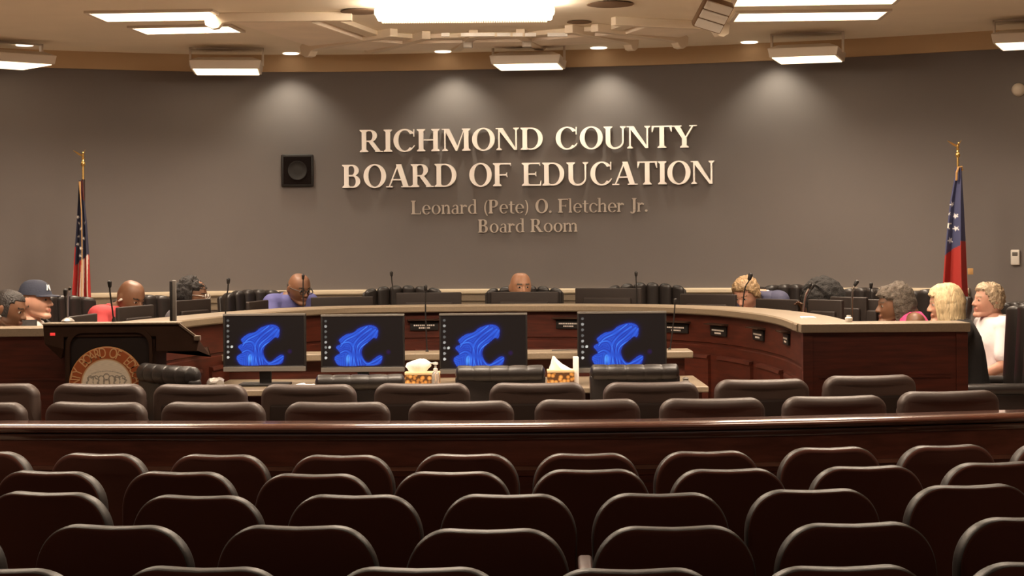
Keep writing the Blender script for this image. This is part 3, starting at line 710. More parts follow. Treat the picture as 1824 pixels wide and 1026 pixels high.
# small things on the right arm of the dais
def small_cup(px, py, Y, r, h, m, name, label, cat):
    p = P(px, py, Y); b = MB(); b.lathe([(0,0),(r*0.8,0),(r,h*0.2),(r,h*0.85),(r*0.85,h),(r*0.7,h),(r*0.7,h*0.5),(0,h*0.5)], n=20)
    o = b.build(name, m); o.location = p; return tag(o, label, cat)
q = P(1512, 578, 9.8); b = MB(); b.lathe([(0,0),(0.016,0),(0.02,0.01),(0.02,0.022),(0.012,0.028),(0.012,0.036),(0,0.036)], n=18); o = b.build('glass_jar', M_WHITE); o.location = (q.x, q.y, LEDGE+0.001); tag(o, 'tiny white jar on the right end ledge of the dais', 'jar')
q = P(1481, 574, 10.4); b = MB(); b.box(-0.04, 0.04, -0.05, 0.05, 0, 0.006); b.box(-0.037, 0.036, -0.047, 0.046, 0.006, 0.009)
o = b.build('paper_pad', M_TISS, smooth=False); o.location = (1.66, 10.35, LEDGE+0.0005); tag(o, 'small white paper pad on the dais ledge near its right corner', 'paper')

# ================================================================ LECTERN
YL0 = 9.58
def LX(px): return (px-CX)/F*YL0
lx = LX(197)
t = thing('lectern', 'wide dark lectern with orange round seal on its front, at left', 'lectern', (lx, YL0, 0))
xl, xr = LX(112)-lx, LX(274)-lx
zf = lambda py: P(197, py, YL0).z
b = MB(); b.box(xl, xr, 0.02, 0.33, 0.05, zf(600)); b.build('body', M_LECT, t, bevel=0.006)
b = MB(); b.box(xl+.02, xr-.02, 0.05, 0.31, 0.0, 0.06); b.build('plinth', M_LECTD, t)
# recessed arch on the front
a0, a1 = LX(118)-lx, LX(270)-lx; zt = zf(585); r = 0.075
arch = [(a0,0.08)] + [(a0+r-r*math.cos(k*PI/16), zt-r+r*math.sin(k*PI/16)) for k in range(9)] + [(a1-r+r*math.sin(k*PI/16), zt-r+r*math.cos(k*PI/16)) for k in range(9)] + [(a1,0.08)]
inn = [(p[0]*0.93, p[1]-(0.022 if p[1] > 0.2 else -0.02)) for p in arch]
b = MB(); n = len(arch)
b.loft([[(p[0],0.02,p[1]) for p in arch],[(p[0],-0.012,p[1]) for p in arch],[(p[0],-0.012,p[1]) for p in inn],[(p[0],0.012,p[1]) for p in inn]], cap=False); b.build('front_frame', M_LECT, t, angle=25)
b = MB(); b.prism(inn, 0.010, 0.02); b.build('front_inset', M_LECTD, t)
# reading top: a flared tray
tp = [(LX(75)-lx, zf(578)),(LX(318)-lx, zf(578)),(LX(353)-lx, zf(606)),(LX(349)-lx, zf(627)),(LX(276)-lx, zf(627)),(LX(276)-lx, zf(600)),(LX(112)-lx, zf(600)),(LX(112)-lx, zf(622)),(LX(78)-lx, zf(612))]
b = MB(); b.prism(tp, 0.0, 0.34)
b.v = [Vector((v.x, v.y, v.z-(0.10 if v.y > 0.2 and v.z > zf(615) else 0.0))) for v in b.v]; b.build('top_tray', M_LECT, t, smooth=False, bevel=0.004)
b = MB(); b.rbox(LX(75)-lx, LX(318)-lx, -0.015, 0.10, zf(578)-0.002, zf(578)+0.011, 0.005); b.build('top_edge', M_LAM, t)
b = MB(); b.loft([[(x, y, z+dz) for y, dz in ((-0.008,-0.010),(-0.008,0.003),(0.012,0.003),(0.012,-0.010))] for x, z in ((LX(318)-lx, zf(577)), (LX(352)-lx, zf(603)))])
b.rbox(LX(345)-lx, LX(356)-lx, -0.02, 0.02, zf(608), zf(599), 0.004); b.build('side_lip', mat('lip_edge', (0.13,0.09,0.06), 0.45), t)
b = MB(); b.rbox(LX(88)-lx, LX(97)-lx, -0.004, 0.004, zf(597), zf(592), 0.002); b.build('indicator', M_RED, t)
# seal
sR = 67/F*YL0; scx, scz = LX(189)-lx, zf(684)
b = MB(); nr, na = 60, 160; vs, cs = [], []
def seal_col(r, a):
    if r > 0.975: return (0.55,0.25,0.08)
    if r > 0.67: return (0.36,0.085,0.018)
    if r > 0.645: return (0.60,0.40,0.22)
    x, y = r*math.sin(a), r*math.cos(a)-0.13
    c = (0.80,0.70,0.56)
    ink = 0
    for k in range(7):     # faint line work: a row of small arches and garlands, an arc of ground above
        cx = -0.42+0.14*k
        d = math.hypot(x-cx, y-0.02-(0.05 if k == 3 else 0))
        if abs(d-0.075) < 0.014 and y > -0.02: ink = 1
        if abs(abs(x-cx)-0.075) < 0.010 and -0.16 < y < 0.02 and k in (1,2,3,4,5): ink = 1
    for cx, s_ in ((-0.36,1),(0.36,-1)):
        d = math.hypot((x-cx)*0.9, y+0.06)
        if abs(d-0.13-0.02*math.sin(6*math.atan2(y+0.06, x-cx))) < 0.018: ink = 1
    if abs(y-(0.22-0.5*x*x)) < 0.012 and abs(x) < 0.42: ink = 0.6
    if y < -0.20 and (abs((y*14) % 1-0.5) < 0.12): ink = 0.5
    if y > 0.1: c = tuple(v*(0.94+0.05*math.sin(30*x+8*math.sin(20*y))) for v in c)
    return tuple(v*(1-0.62*ink) for v in c)
for j in range(nr+1):
    for i in range(na):
        r_, a_ = max(j/nr, 1e-3), 2*PI*i/na
        vs.append((scx+sR*r_*math.sin(a_), -0.014-0.004*(1 if 0.1 < r_ < 0.98 else 0), scz+sR*r_*math.cos(a_))); cs.append(seal_col(r_, a_))
b.v = [Vector(v) for v in vs]; b.f = [(j*na+i, j*na+(i+1) % na, (j+1)*na+(i+1) % na, (j+1)*na+i) for j in range(nr) for i in range(na)]; b.m = [0]*len(b.f)
o = b.build('seal', vmat('seal_print', 0.5), t, angle=180)
ca = o.data.color_attributes.new('Col', 'FLOAT_COLOR', 'POINT'); ca.data.foreach_set('color', [c for q in cs for c in (*q, 1.0)])
sd = o.modifiers.new('s', 'SOLIDIFY'); sd.thickness = 0.012; sd.offset = -1
o['label'] = 'round orange and cream county school board seal'
def font_mesh(txt, size, depth):
    cu = bpy.data.curves.new('lettering', 'FONT'); cu.body = txt; cu.size = size; cu.extrude = depth; cu.align_x = 'CENTER'; cu.align_y = 'CENTER'; cu.resolution_u = 4
    to = bpy.data.objects.new('tmp', cu); COL.objects.link(to); bpy.context.view_layer.update()
    me = bpy.data.meshes.new_from_object(to.evaluated_get(bpy.context.evaluated_depsgraph_get()))
    bpy.data.objects.remove(to); bpy.data.curves.remove(cu); return me
ring_txt = 'RICHMOND COUNTY BOARD OF EDUCATION'
pos = {}
b = MB(); txt = ring_txt; step = math.radians(9.9); centre = txt.index('OF')-0.9
for k, ch in enumerate(txt):
    if ch == ' ': continue
    a_ = (k-centre)*step + math.radians(4)
    if a_ < -PI+0.05 or a_ > PI-0.05: continue
    me = font_mesh(ch, 0.064, 0.002)
    R_ = Matrix.Translation((scx+sR*0.825*math.sin(a_), -0.0185, scz+sR*0.825*math.cos(a_))) @ Matrix.Rotation(a_, 4, 'Y') @ Matrix.Rotation(PI/2, 4, 'X') @ Matrix.Diagonal((0.85, 1.2, 1, 1))
    b.T = R_; b.add([v.co.copy() for v in me.vertices], [tuple(p.vertices) for p in me.polygons]); bpy.data.meshes.remove(me)
so = o
b.build('seal_lettering', mat('seal_text', (0.66,0.38,0.18), 0.5), so, smooth=False)
# slim upright post on the lectern
p = P(311, 575, 9.6)
t = thing('post', 'slim grey upright post standing behind the lectern right end', 'post', (p.x, 9.62, LT+0.012))
p = P(308, 499, 10.06)
t.location = (p.x, 10.06, 1.137)
zz = P(311, 499, 10.06).z - 1.137
b = MB(); b.rbox(-0.004, 0.018, -0.012, 0.012, 0.0, zz, 0.004); b.build('column', M_PLASG, t)
b = MB(); b.rbox(-0.017, -0.004, -0.014, 0.014, 0.0, zz-0.005, 0.003); b.build('backing', M_PLAS, t)
b = MB(); b.rbox(-0.035, 0.035, -0.04, 0.04, -0.002, 0.010, 0.004); b.build('foot', M_PLAS, t)

# ================================================================ STAFF TABLE
TT = 0.73
XA, XB = PZ(378, 690, TT).x, PZ(1265, 690, TT).x
t = thing('staff_table', 'long beige-topped staff table with raised back shelf in front of the dais', 'table', (0, 11.2, 0))
ya = -0.50
b = MB(); b.box(XA, XB, ya, 0.42, TT-.035, TT); b.build('tabletop', M_LAM, t, bevel=0.006)
ls = 0.885
XSa, XSb = P(376, 635, 11.75).x, P(1231, 635, 11.75).x
b = MB(); b.box(XSa, XSb, 0.40, 0.72, ls-.045, ls); b.build('back_shelf', M_LAM, t, bevel=0.008)
b = MB(); b.box(XSa+.05, XSb-.05, 0.46, 0.50, 0.02, ls-.045); b.build('modesty_panel', M_WOOD, t)
for x in (XA+.04, -0.75, 0.0, 0.75, XB-.07):
    b = MB(); b.box(x, x+.035, ya+.06, 0.46, 0.0, TT-.035); b.build('leg', M_WOOD, t)

# monitors with the blue picture
def seg_d(px, py, a, b):
    vx, vy = b[0]-a[0], b[1]-a[1]; L2 = vx*vx+vy*vy
    u = max(0, min(1, ((px-a[0])*vx+(py-a[1])*vy)/L2)); return math.hypot(px-a[0]-u*vx, py-a[1]-u*vy), u
OUT = spline([((x-25)/780, (y-313)/477) for x, y in [(450,400),(500,397),(545,412),(568,452),(553,522),(520,520),(470,560),(425,600),(404,655),(425,722),(470,752),(520,722),(565,690),(600,690),(606,718),(570,775),(420,784),(300,786),(190,782),(150,745),(140,705),(165,680),(192,664),(178,638),(156,612),(168,590),(200,574),(184,540),(215,508),(262,482),(325,465),(380,425),(450,400)]], 150)
def inside(x, y):
    c = False
    for (x0, y0), (x1, y1) in zip(OUT, OUT[1:]):
        if (y0 > y) != (y1 > y) and x < (x1-x0)*(y-y0)/(y1-y0)+x0: c = not c
    return c
strands = [spline([((x-25)/780, (y-313)/477) for x, y in q], 14) for q in (
    [(560,450),(500,540),(420,590),(380,650),(400,785)], [(540,440),(450,520),(370,590),(360,680),(375,785)],
    [(500,430),(400,500),(330,580),(325,690),(345,785)], [(460,410),(350,490),(250,540),(200,600)], [(200,574),(290,560),(330,640),(320,785)],
    [(192,664),(250,640),(300,680),(300,785)], [(600,700),(520,745),(450,765),(400,700)], [(600,720),(540,770),(450,780)], [(260,785),(262,700),(285,690),(290,785)])]
nz = noise.noise
def picture(u, v):
    W = 1.6
    dmin = min(seg_d(u*W, v, (a[0]*W, a[1]), (b[0]*W, b[1]))[0] for a, b in zip(OUT, OUT[1:]))
    if inside(u, v):
        ds = sorted(min(seg_d(u*W, v, (a[0]*W, a[1]), (b[0]*W, b[1]))[0] for a, b in zip(s_, s_[1:])) for s_ in strands)
        d = ds[0]
        tex = 0.5+0.5*math.sin(170*d+3*nz((u*7, v*7, 1.0)))
        f = 0.50+0.25*tex+0.25*nz((u*5, v*5, 4.0))
        f *= 0.62+0.55*math.exp(-(d/0.012)**2)+0.25*min(1, d/0.06)
        f *= 0.75+0.25*min(1, dmin/0.02)
        hl = max(0, f-0.70)
        c = [0.012+0.05*f*f*0.6+0.10*hl, 0.075*f+0.11*f*f+0.25*hl, 0.80*f+0.08]
        g2 = math.exp(-(((u-.315)/.022)**2+((v-.86)/.07)**2))
        c = [c[0]+0.05*g2, c[1]+0.2*g2, c[2]+0.3*g2]
    else:
        g = math.exp(-dmin/0.022)*0.20
        c = [0.0105+0.004*g, 0.0065+0.02*g, 0.0055+0.42*g]
        r = math.hypot((u-.82)*W, v-.72)
        if r < 0.06: c[2] += 0.05*(1-r/0.06); c[0] += 0.012*(1-r/.06)
    if u < 0.075:
        for i in range(8):
            if math.hypot((u-.040)*W, v-(0.09+0.105*i)) < 0.026:
                s_ = (0.10,0.30,0.12,0.10,0.34,0.20,0.28,0.55)[i]; c = [s_, s_*0.95, s_*0.88]
    if math.hypot((u-.088)*W, v-.615) < 0.026: c = [0.55,0.55,0.5]
    return c
SN, SM = 180, 112
scols = [ (*picture(i/SN, 1-j/SM), 1.0) for j in range(SM+1) for i in range(SN+1)]
scols = [c for q in scols for c in q]
screen_me = None
def staff_monitor(x0, x1, y0, y1, label, Yn=11.05):
    global screen_me
    p0, p1 = P(x0, y1, Yn), P(x1, y0, Yn)
    wd, ht = p1.x-p0.x, p1.z-p0.z; cx = (p0.x+p1.x)/2
    t = thing('monitor', label, 'monitor', (cx, Yn, TT), -ROLL*0, 'blue-screen monitors on the staff table')
    zb = (p0.z+p1.z)/2-ht/2-TT
    b = MB()
    for xa, xb, za, zc in ((-wd/2-.010,-wd/2,zb-.03,zb+ht+.012),(wd/2,wd/2+.010,zb-.03,zb+ht+.012),(-wd/2,wd/2,zb-.006,zb)): b.box(xa, xb, -0.006, 0.02, za, zc)
    b.box(-wd/2-.010, wd/2+.010, 0.006, 0.045, zb-.03, zb+ht+.012); b.build('case', M_PLAS, t, bevel=0.002)
    b = MB(); b.box(-wd/2-.010, wd/2+.010, -0.008, 0.02, zb+ht, zb+ht+.013); b.build('top_bezel', M_PLASG, t, bevel=0.002)
    b = MB(); b.box(-wd/2-.010, wd/2+.010, -0.009, 0.02, zb-.034, zb-.006); b.build('chin', M_SILV if False else M_PLASG, t, bevel=0.002)
    if screen_me is None:
        b = MB(); b.v = [Vector((i/SN-.5, 0, j/SM)) for j in range(SM+1) for i in range(SN+1)]
        b.f = [(j*(SN+1)+i, j*(SN+1)+i+1, (j+1)*(SN+1)+i+1, (j+1)*(SN+1)+i) for j in range(SM) for i in range(SN)]; b.m = [0]*len(b.f)
        o = b.build('screen', vmat('screen_picture', 0.3, emit=0.85), t, smooth=False); screen_me = o.data
        ca = screen_me.color_attributes.new('Col', 'FLOAT_COLOR', 'POINT'); ca.data.foreach_set('color', scols)
    else:
        o = bpy.data.objects.new('screen', screen_me); COL.objects.link(o); o.parent = t
    o.scale = (wd, 1, ht); o.location = (0, -0.003, zb)
    b = MB(); b.rbox(-.035, .035, 0.02, 0.06, 0.01, zb+ht*0.4, 0.008); b.build('stand', M_PLAS, t)
    b = MB(); b.rbox(-.15, .15, -0.07, 0.12, 0.0, 0.016, 0.006); b.build('base', M_PLAS, t)
staff_monitor(401, 541, 562, 652, 'leftmost of the four table monitors showing a blue swirl')
staff_monitor(575, 717, 563, 653, 'second from left of the four table monitors showing a blue swirl')
staff_monitor(786, 936, 561, 656, 'third from left of the four table monitors showing a blue swirl')
staff_monitor(1032, 1184, 558, 654, 'rightmost of the four table monitors showing a blue swirl')

# tissue boxes, pump bottle, odds and ends on the staff table
def box_col_mat():
    m = bpy.data.materials.new('floral_card'); m.use_nodes = True; nt = m.node_tree; bs = nt.nodes['Principled BSDF']
    tc = nt.nodes.new('ShaderNodeTexCoord'); vo = nt.nodes.new('ShaderNodeTexVoronoi'); vo.inputs['Scale'].default_value = 42
    r = nt.nodes.new('ShaderNodeValToRGB'); e = r.color_ramp.elements
    e[0].position = 0.0; e[0].color = (0.85,0.55,0.24,1); e[1].position = 0.62; e[1].color = (0.10,0.04,0.012,1)
    x = e.new(0.32); x.color = (0.70,0.33,0.07,1); x = e.new(0.45); x.color = (0.50,0.22,0.05,1)
    nt.links.new(tc.outputs['Object'], vo.inputs['Vector']); nt.links.new(vo.outputs['Distance'], r.inputs[0]); nt.links.new(r.outputs[0], bs.inputs['Base Color']); bs.inputs['Roughness'].default_value = 0.5
    return m
M_FLOR = box_col_mat()
M_CARD = mat('pale_card', (0.75,0.55,0.30), 0.6)
def tissue_box(x0, x1, yt, Y, dep, label, shape):
    a, c = P(x0, yt, Y), P(x1, yt, Y); wd = c.x-a.x; h = a.z-TT
    t = thing('tissue_box', label, 'tissue box', ((a.x+c.x)/2, Y+dep/2, TT), 0.0, 'tissue boxes on the staff table')
    b = MB(); b.box(-wd/2, wd/2, -dep/2, dep/2, 0, h); b.build('carton', M_FLOR, t, bevel=0.003)
    b = MB(); b.rbox(-wd/2-.001, wd/2+.001, -dep/2-.001, dep/2+.001, h-0.014, h+.002, 0.002); b.build('carton_top', M_CARD, t)
    b = MB(); n = 26; rings = []
    prof = shape
    for k, (z, rx, ry, cx) in enumerate(prof):
        rings.append([(cx+rx*math.cos(2*PI*j/n)*(1+0.07*math.sin(5*2*PI*j/n+k)), ry*math.sin(2*PI*j/n)*(1+0.25*math.sin(4*2*PI*j/n+k*0.6)), h+z+0.003*math.sin(3*2*PI*j/n)) for j in range(n)])
    b.loft(rings); b.build('tissue', M_TISS, t)
tissue_box(721, 783, 664, 10.80, 0.11, 'wide gold-patterned tissue box with a puffed white tissue', [(0,.05,.02,-.03),(.02,.062,.026,-.03),(.035,.075,.028,-.028),(.055,.07,.026,-.02),(.068,.04,.018,-.01),(.076,.012,.008,-.005)])
tissue_box(975, 1023, 660, 10.80, 0.12, 'cube gold-patterned tissue box with a pointed white tissue', [(0,.066,.025,0),(.012,.056,.022,-.012),(.035,.034,.018,-.026),(.06,.017,.012,-.036),(.08,.005,.005,-.042)])
p = P(776, 686, 10.68)
t = thing('pump_bottle', 'small clear pump bottle of hand gel beside the wide tissue box', 'bottle', (p.x, 10.68, TT))
b = MB(); b.lathe([(0,0),(.021,0),(.023,.01),(.023,.075),(.018,.095),(.009,.104),(0,.104)], n=24); b.build('bottle', M_CLEAR, t)
b = MB(); b.lathe([(0,.102),(.013,.102),(.013,.118),(.006,.122),(.006,.140),(.015,.143),(.015,.155),(0,.158)], n=20); b.rbox(-.032, .008, -.006, .006, .145, .154, .003); b.build('pump', M_WHITE, t)
p = P(1026, 686, 10.95); b = MB(); b.rbox(-.015, .017, -.05, .05, 0, P(1026, 636, 10.95).z-TT, 0.003); o = b.build('carton', M_TISS); o.location = (p.x, 10.98, TT); tag(o, 'slim upright white carton between cube tissue box and rightmost table monitor', 'carton')
p = P(386, 690, 10.85); b = MB(); b.ell((0,0,0.03), 0.052, 0.05, 0.032, 20)
b.v = [v + Vector((0.012*nz(v*45), 0.012*nz(v*45+Vector((9,9,9))), 0.014*nz(v*40+Vector((3,1,7))))) for v in b.v]
for v in b.v: v.z = max(v.z, 0)
o = b.build('plastic_bag', M_SILV, angle=20); o.location = (P(384,680,10.9).x, 10.92, TT); tag(o, 'crumpled pale plastic bag at the left end of the staff table', 'bag')
p = P(548, 684, 10.85); b = MB(); b.tube([(0.042*math.cos(a), 0.03*math.sin(a), 0.010+0.010*k/30) for k, a in enumerate([2*PI*k/14 for k in range(30)])], 0.008, 8); b.caps((-.06,0,.014), (-.02,.01,.02), .012, .014)
o = b.build('cable', M_TISS); o.location = (p.x, 10.80, TT); tag(o, 'short coil of white cable lying right of the leftmost table monitor', 'cable')
p = [P(983, 631, 11.72), P(1010, 629, 11.70), P(1030, 624, 11.6), P(1062, 617, 11.4)]
p = [(p[0].x, 11.74, ls+.004), (p[1].x, 11.72, ls+.008), (p[2].x, 11.5, ls+.02), (p[3].x, 11.2, ls+.03)]
b = MB(); b.tube(spline(p, 20), 0.004, 8); o = b.build('cable', M_PLASG); tag(o, 'thin grey cable slanting over the shelf to the rightmost table monitor', 'cable')
p = P(1220, 684, 10.9); b = MB(); b.lathe([(0,0),(.022,0),(.024,.02),(.014,.028),(.02,.036),(.012,.045),(0,.045)], n=18); o = b.build('desk_bell', M_PLASG); o.location = (p.x, 10.85, TT); tag(o, 'small grey knobbed object on the right end of the staff table', 'desk object')

# ================================================================ BARRIER RAIL WALL
bx = [(-4.6,8.93),(-3.2,8.78),(-2.26,8.68),(-1.1,8.56),(0,8.50),(1.1,8.56),(2.46,8.82),(3.3,9.02),(4.6,9.5)]
KF = 0.90                     # the foreground stands a tenth nearer
bx = [(x*KF, y*KF) for x, y in bx]
def YB(x):
    for a, c in zip(bx, bx[1:]):
        if a[0] <= x <= c[0]: return a[1]+(c[1]-a[1])*(x-a[0])/(c[0]-a[0])
BP = pathn(spline(bx, 90)); RZ = 0.8165
t = thing('rail_wall', 'polished mahogany low wall crossing the room between the two seating areas', 'low wall', (0, 8.5, 0))
MV = Matrix.Translation((0, -8.5, 0))
part('cap_rail', M_RAIL, t, lambda b: b.sweep(BP, [(0.17,RZ-.045),(0.17,RZ-.012),(0.155,RZ)]+[(0.030-0.040*math.sin(PI*k/14), RZ-.021+.021*math.cos(PI*k/14)) for k in range(15)]+[(0.012,RZ-.044),(0.010,RZ-.060),(0.022,RZ-.072),(0.03,RZ-.075)]), angle=60)
part('panel', M_RAILLIT, t, lambda b: b.sweep(BP, [(0.035,-0.04),(0.14,-0.04),(0.14,RZ-.04),(0.035,RZ-.04)]))
part('panel_moulding', M_RAIL, t, lambda b: b.sweep(BP, [(0.02,0.619),(0.036,0.614),(0.036,0.637),(0.026,0.635)]))
part('base_rail', M_WOOD, t, lambda b: b.sweep(BP, [(0.015,-0.04),(0.036,-0.04),(0.036,0.595),(0.025,0.59)]))

# ================================================================ SEATS
def half_outline(hw, top, flat, drop, bot, taper=0.93, dip=0.004, n=14):
    r = []
    for k in range(n+1):                      # shoulder as a superellipse
        a = PI/2*k/n; e = 2/2.1
        r.append((flat+(hw-flat)*math.sin(a)**e, top-drop+drop*math.cos(a)**e))
    r += [(hw*0.985, bot+(top-drop-bot)*0.45), (hw*taper, bot+0.04), (hw*taper-0.04, bot)]
    right = [(0, top-dip), (flat*0.5, top-dip*0.6)] + r
    return right + [(-x, z) for x, z in reversed(right) if x > 0]
def audience_seat():
    t = thing('auditorium_seat', '', 'seat')
    ol = half_outline(0.234, 0.86, 0.105, 0.155, 0.36)
    b = MB(); b.puff(ol, [(0.000,0.004),(0.008,0.0),(0.022,0.0),(0.048,0.0),(0.070,0.006),(0.084,0.02),(0.094,0.05),(0.097,0.09)], bend=0.30)
    b.build('backrest', M_SEAT, t, angle=60)
    b = MB(); b.puff(ol, [(-0.010,0.020),(-0.008,0.009),(-0.003,0.005),(0.006,0.004)], bend=0.30); b.build('back_shell', M_SHELL, t, angle=60)
    b = MB(); b.rbox(-0.225, 0.225, 0.08, 0.50, 0.37, 0.46, 0.03, 3); b.build('seat', M_SEAT, t)
    b = MB(); b.rbox(0.236, 0.286, 0.06, 0.36, 0.565, 0.60, 0.012, 3); b.build('armrest', M_WOOD, t)
    b = MB(); b.rbox(0.243, 0.279, 0.05, 0.30, -0.02, 0.565, 0.008, 2); b.rbox(0.228, 0.294, 0.04, 0.40, -0.02, 0.01, 0.006, 2); b.build('stanchion', M_PLAS, t)
    return t
rows = [  # (seat back tops in the picture, height over its floor)
  ('first audience row behind the wood rail', [(-35,806),(170,810),(385,812),(605,813),(828,811),(1045,810),(1262,806),(1482,799),(1692,795),(1892,790)], 7.94),
  ('second audience row behind the wood rail', [(-160,842),(80,842),(315,843),(556,847),(803,843),(1052,839),(1300,838),(1548,833),(1782,826)], 7.07),
  ('middle audience row', [(-190,880),(75,880),(347,886),(628,885),(904,884),(1178,882),(1452,875),(1735,867)], 6.22),
  ('fourth audience row behind the wood rail', [(-140,939),(194,940),(525,941),(866,947),(1202,942),(1530,936),(1850,925)], 5.19),
  ('nearest audience row at the bottom edge', [(-20,1018),(352,1016),(740,1017),(1128,1019),(1510,1014),(1880,1006)], 4.52)]
seat0 = audience_seat(); first = True
for rn, lst, Yc in rows:
    fl = None
    vis = [i for i, (px, py) in enumerate(lst)]
    c0 = min(lst, key=lambda q: abs(q[0]-912)); zt = P(c0[0], c0[1], Yc).z
    fl = zt-0.855
    for i, (px, py) in enumerate(lst):
        Y = KF*(Yc + 0.05*((px-880)/F*Yc)**2)
        p = P(px, py, Y)
        s_ = seat0 if first else copy_tree(seat0); first = False
        s_.location = (p.x, Y, p.z-0.858*KF); s_.rotation_euler = (0, 0, (p.x-0.25)/8.2); s_.scale = (KF, KF, KF)
        if px < -60: pos = 'cut by the left photo edge'
        tag(s_, f'dark vinyl seat back, {ORD[i]} from left in the {rn}', 'seat', 'audience seat rows')

def front_seat():
    t = thing('conference_chair', '', 'chair')
    hw = 0.262
    ol = [(-hw, 0.64)] + [(-hw+.075-.075*math.cos(PI*k/20), 0.76+.06*math.sin(PI*k/20)) for k in range(11)]
    ol += [(-hw+.075+(2*hw-.15)*k/12, 0.82-0.003*math.sin(PI*k/12)) for k in range(1, 12)]
    ol += [(-x, z) for x, z in reversed(ol[:11])] + [(hw, 0.64), (hw-.02, 0.63), (-hw+.02, 0.63)]
    b = MB(); b.puff(ol, [(-0.024,0.034),(-0.021,0.020),(-0.013,0.009),(-0.001,0.002),(0.018,0.0),(0.048,0.0),(0.068,0.008),(0.080,0.022),(0.086,0.045)], bend=0.30)
    b.build('head_roll', M_GREYV, t, angle=80)
    b = MB(); b.rbox(-hw+.0, hw-.0, 0.03, 0.08, 0.42, 0.76, 0.024, 4); b.v = [Vector((v.x, v.y+0.30*v.x*v.x, v.z)) for v in b.v]; b.build('backrest', M_GREYV, t, angle=60)
    b = MB(); b.rbox(-hw+.055, hw-.055, -0.028, 0.04, 0.40, 0.728, 0.012, 3); b.v = [Vector((v.x, v.y+0.30*v.x*v.x, v.z)) for v in b.v]; b.build('back_shell', M_SHELL2, t, angle=60)
    b = MB(); b.rbox(-0.24, 0.24, 0.07, 0.48, 0.38, 0.47, 0.035, 4); b.build('seat', M_GREYV, t)
    for sx in (-1, 1):
        b = MB(); b.tube([(sx*0.25,0.08,0.42),(sx*0.27,0.10,0.60),(sx*0.27,0.20,0.625),(sx*0.27,0.38,0.62),(sx*0.26,0.42,0.44)], 0.016, 8); b.build('armrest', M_PLAS, t)
    for sx in (-1, 1):
        for sy in (0.10, 0.48):
            b = MB(); b.tube([(sx*0.21,sy,0.40),(sx*0.235,sy+(-.05 if sy < .3 else .03),0.0)], 0.013, 8); b.build('leg', M_PLAS, t)
    return t
frows = [('row just beyond the wood rail', [(-48,718),(165,718),(375,718),(598,718),(820,716),(1047,713),(1271,711),(1490,707),(1695,698)], 9.14),
         ('farther row before the staff table', [(-18,684),(171,685),(352,686),(547,686),(750,684),(957,683),(1161,682),(1360,677),(1553,670)], 10.02)]
c0 = front_seat(); first = True
for rn, lst, Yc in frows:
    for i, (px, py) in enumerate(lst):
        Y = Yc + (0.03*((px-880)/F*Yc)**2 if Yc < 9.5 else 0.0) + (0.09*max(0, (px-912)/F*Yc-0.5) if px > 912 else 0)
        if Yc < 9.5: 
            xw = (px-912)/F*9.1*KF; Y = (YB(xw)+0.42)/KF
            Y = max(Y, Yc-0.05)
        Y *= KF
        p = P(px, py, Y)
        s_ = c0 if first else copy_tree(c0); first = False
        s_.location = (p.x, Y, max(p.z-0.815, 0.0) if False else 0.0); s_.rotation_euler = (0, 0, (p.x-0.2)/11.0)
        s_.scale = (KF, KF, p.z/0.818)
        tag(s_, f'grey padded chair, {ORD[i]} from left in the {rn}', 'chair', 'padded chairs beyond the rail')

# staff chairs with rolled tufted tops, seen from behind
def staff_chair():
    t = thing('office_chair', '', 'chair')
    hw = 0.255
    b = MB(); rings = []
    for i in range(81):
        u = i/80; x = -hw+2*hw*u; sm_ = abs(math.sin(PI*5*u))**0.35
        r = 0.048*(0.90+0.10*sm_)*min(1, (min(u, 1-u)/0.035+0.02)**0.5)
        rings.append([(x, 0.005+0.35*x*x+r*1.05*math.cos(2*PI*j/20), 0.838+r*math.sin(2*PI*j/20)) for j in range(20)])
    b.loft(rings); b.build('top_roll', M_LEATH, t, angle=80)
    b = MB(); b.rbox(-hw, hw, -0.03, 0.05, 0.40, 0.83, 0.02, 3); b.v = [Vector((v.x*(1-0.25*max(0,(0.62-v.z))), v.y+0.35*v.x*v.x, v.z)) for v in b.v]; b.build('backrest', M_LEATH, t, angle=60)
    b = MB(); b.rbox(-0.24, 0.24, 0.03, 0.44, 0.38, 0.48, 0.04, 4); b.build('seat', M_LEATH, t)
    for sx in (-1, 1):
        b = MB(); b.rbox(sx*0.275-.03, sx*0.275+.03, 0.05, 0.36, 0.60, 0.64, 0.015, 3); b.tube([(sx*0.275,0.2,0.61),(sx*0.25,0.2,0.42)], 0.018, 8); b.build('armrest', M_LEATH, t)
    b = MB(); b.tube([(0,0.24,0.10),(0,0.24,0.40)], 0.03, 12); b.build('gas_column', M_PLAS, t)
    for k in range(5):
        a = 2*PI*k/5+0.3; b = MB(); b.tube([(0,0.24,0.10),(0.27*math.cos(a),0.24+0.27*math.sin(a),0.065)], [0.026,0.016], 8)
        b.ell((0.27*math.cos(a),0.24+0.27*math.sin(a),0.03), 0.028, 0.028, 0.03, 10); b.build('leg', M_PLAS, t)
    return t
SCH = [(641,667,10.42,'black office chair with rolled tufted top, left of the wide tissue box',0.03),
       (891,651,10.38,'black office chair with rolled tufted top, in front of the third table monitor',0.0),
       (1131,649,10.38,'black office chair with rolled tufted top, in front of the rightmost table monitor',0.03),
       (292,650,9.36,'black office chair turned sideways beside the lectern seal',-0.85)]
s0 = staff_chair()
for i, (px, py, Y, lab, rz) in enumerate(SCH):
    s_ = s0 if i == 0 else copy_tree(s0); p = P(px, py, Y)
    s_.location = (p.x, Y, 0); s_.rotation_euler = (0, 0, rz); s_.scale = (1, 1, p.z/0.885)
    tag(s_, lab, 'chair', 'office chairs at the staff table')

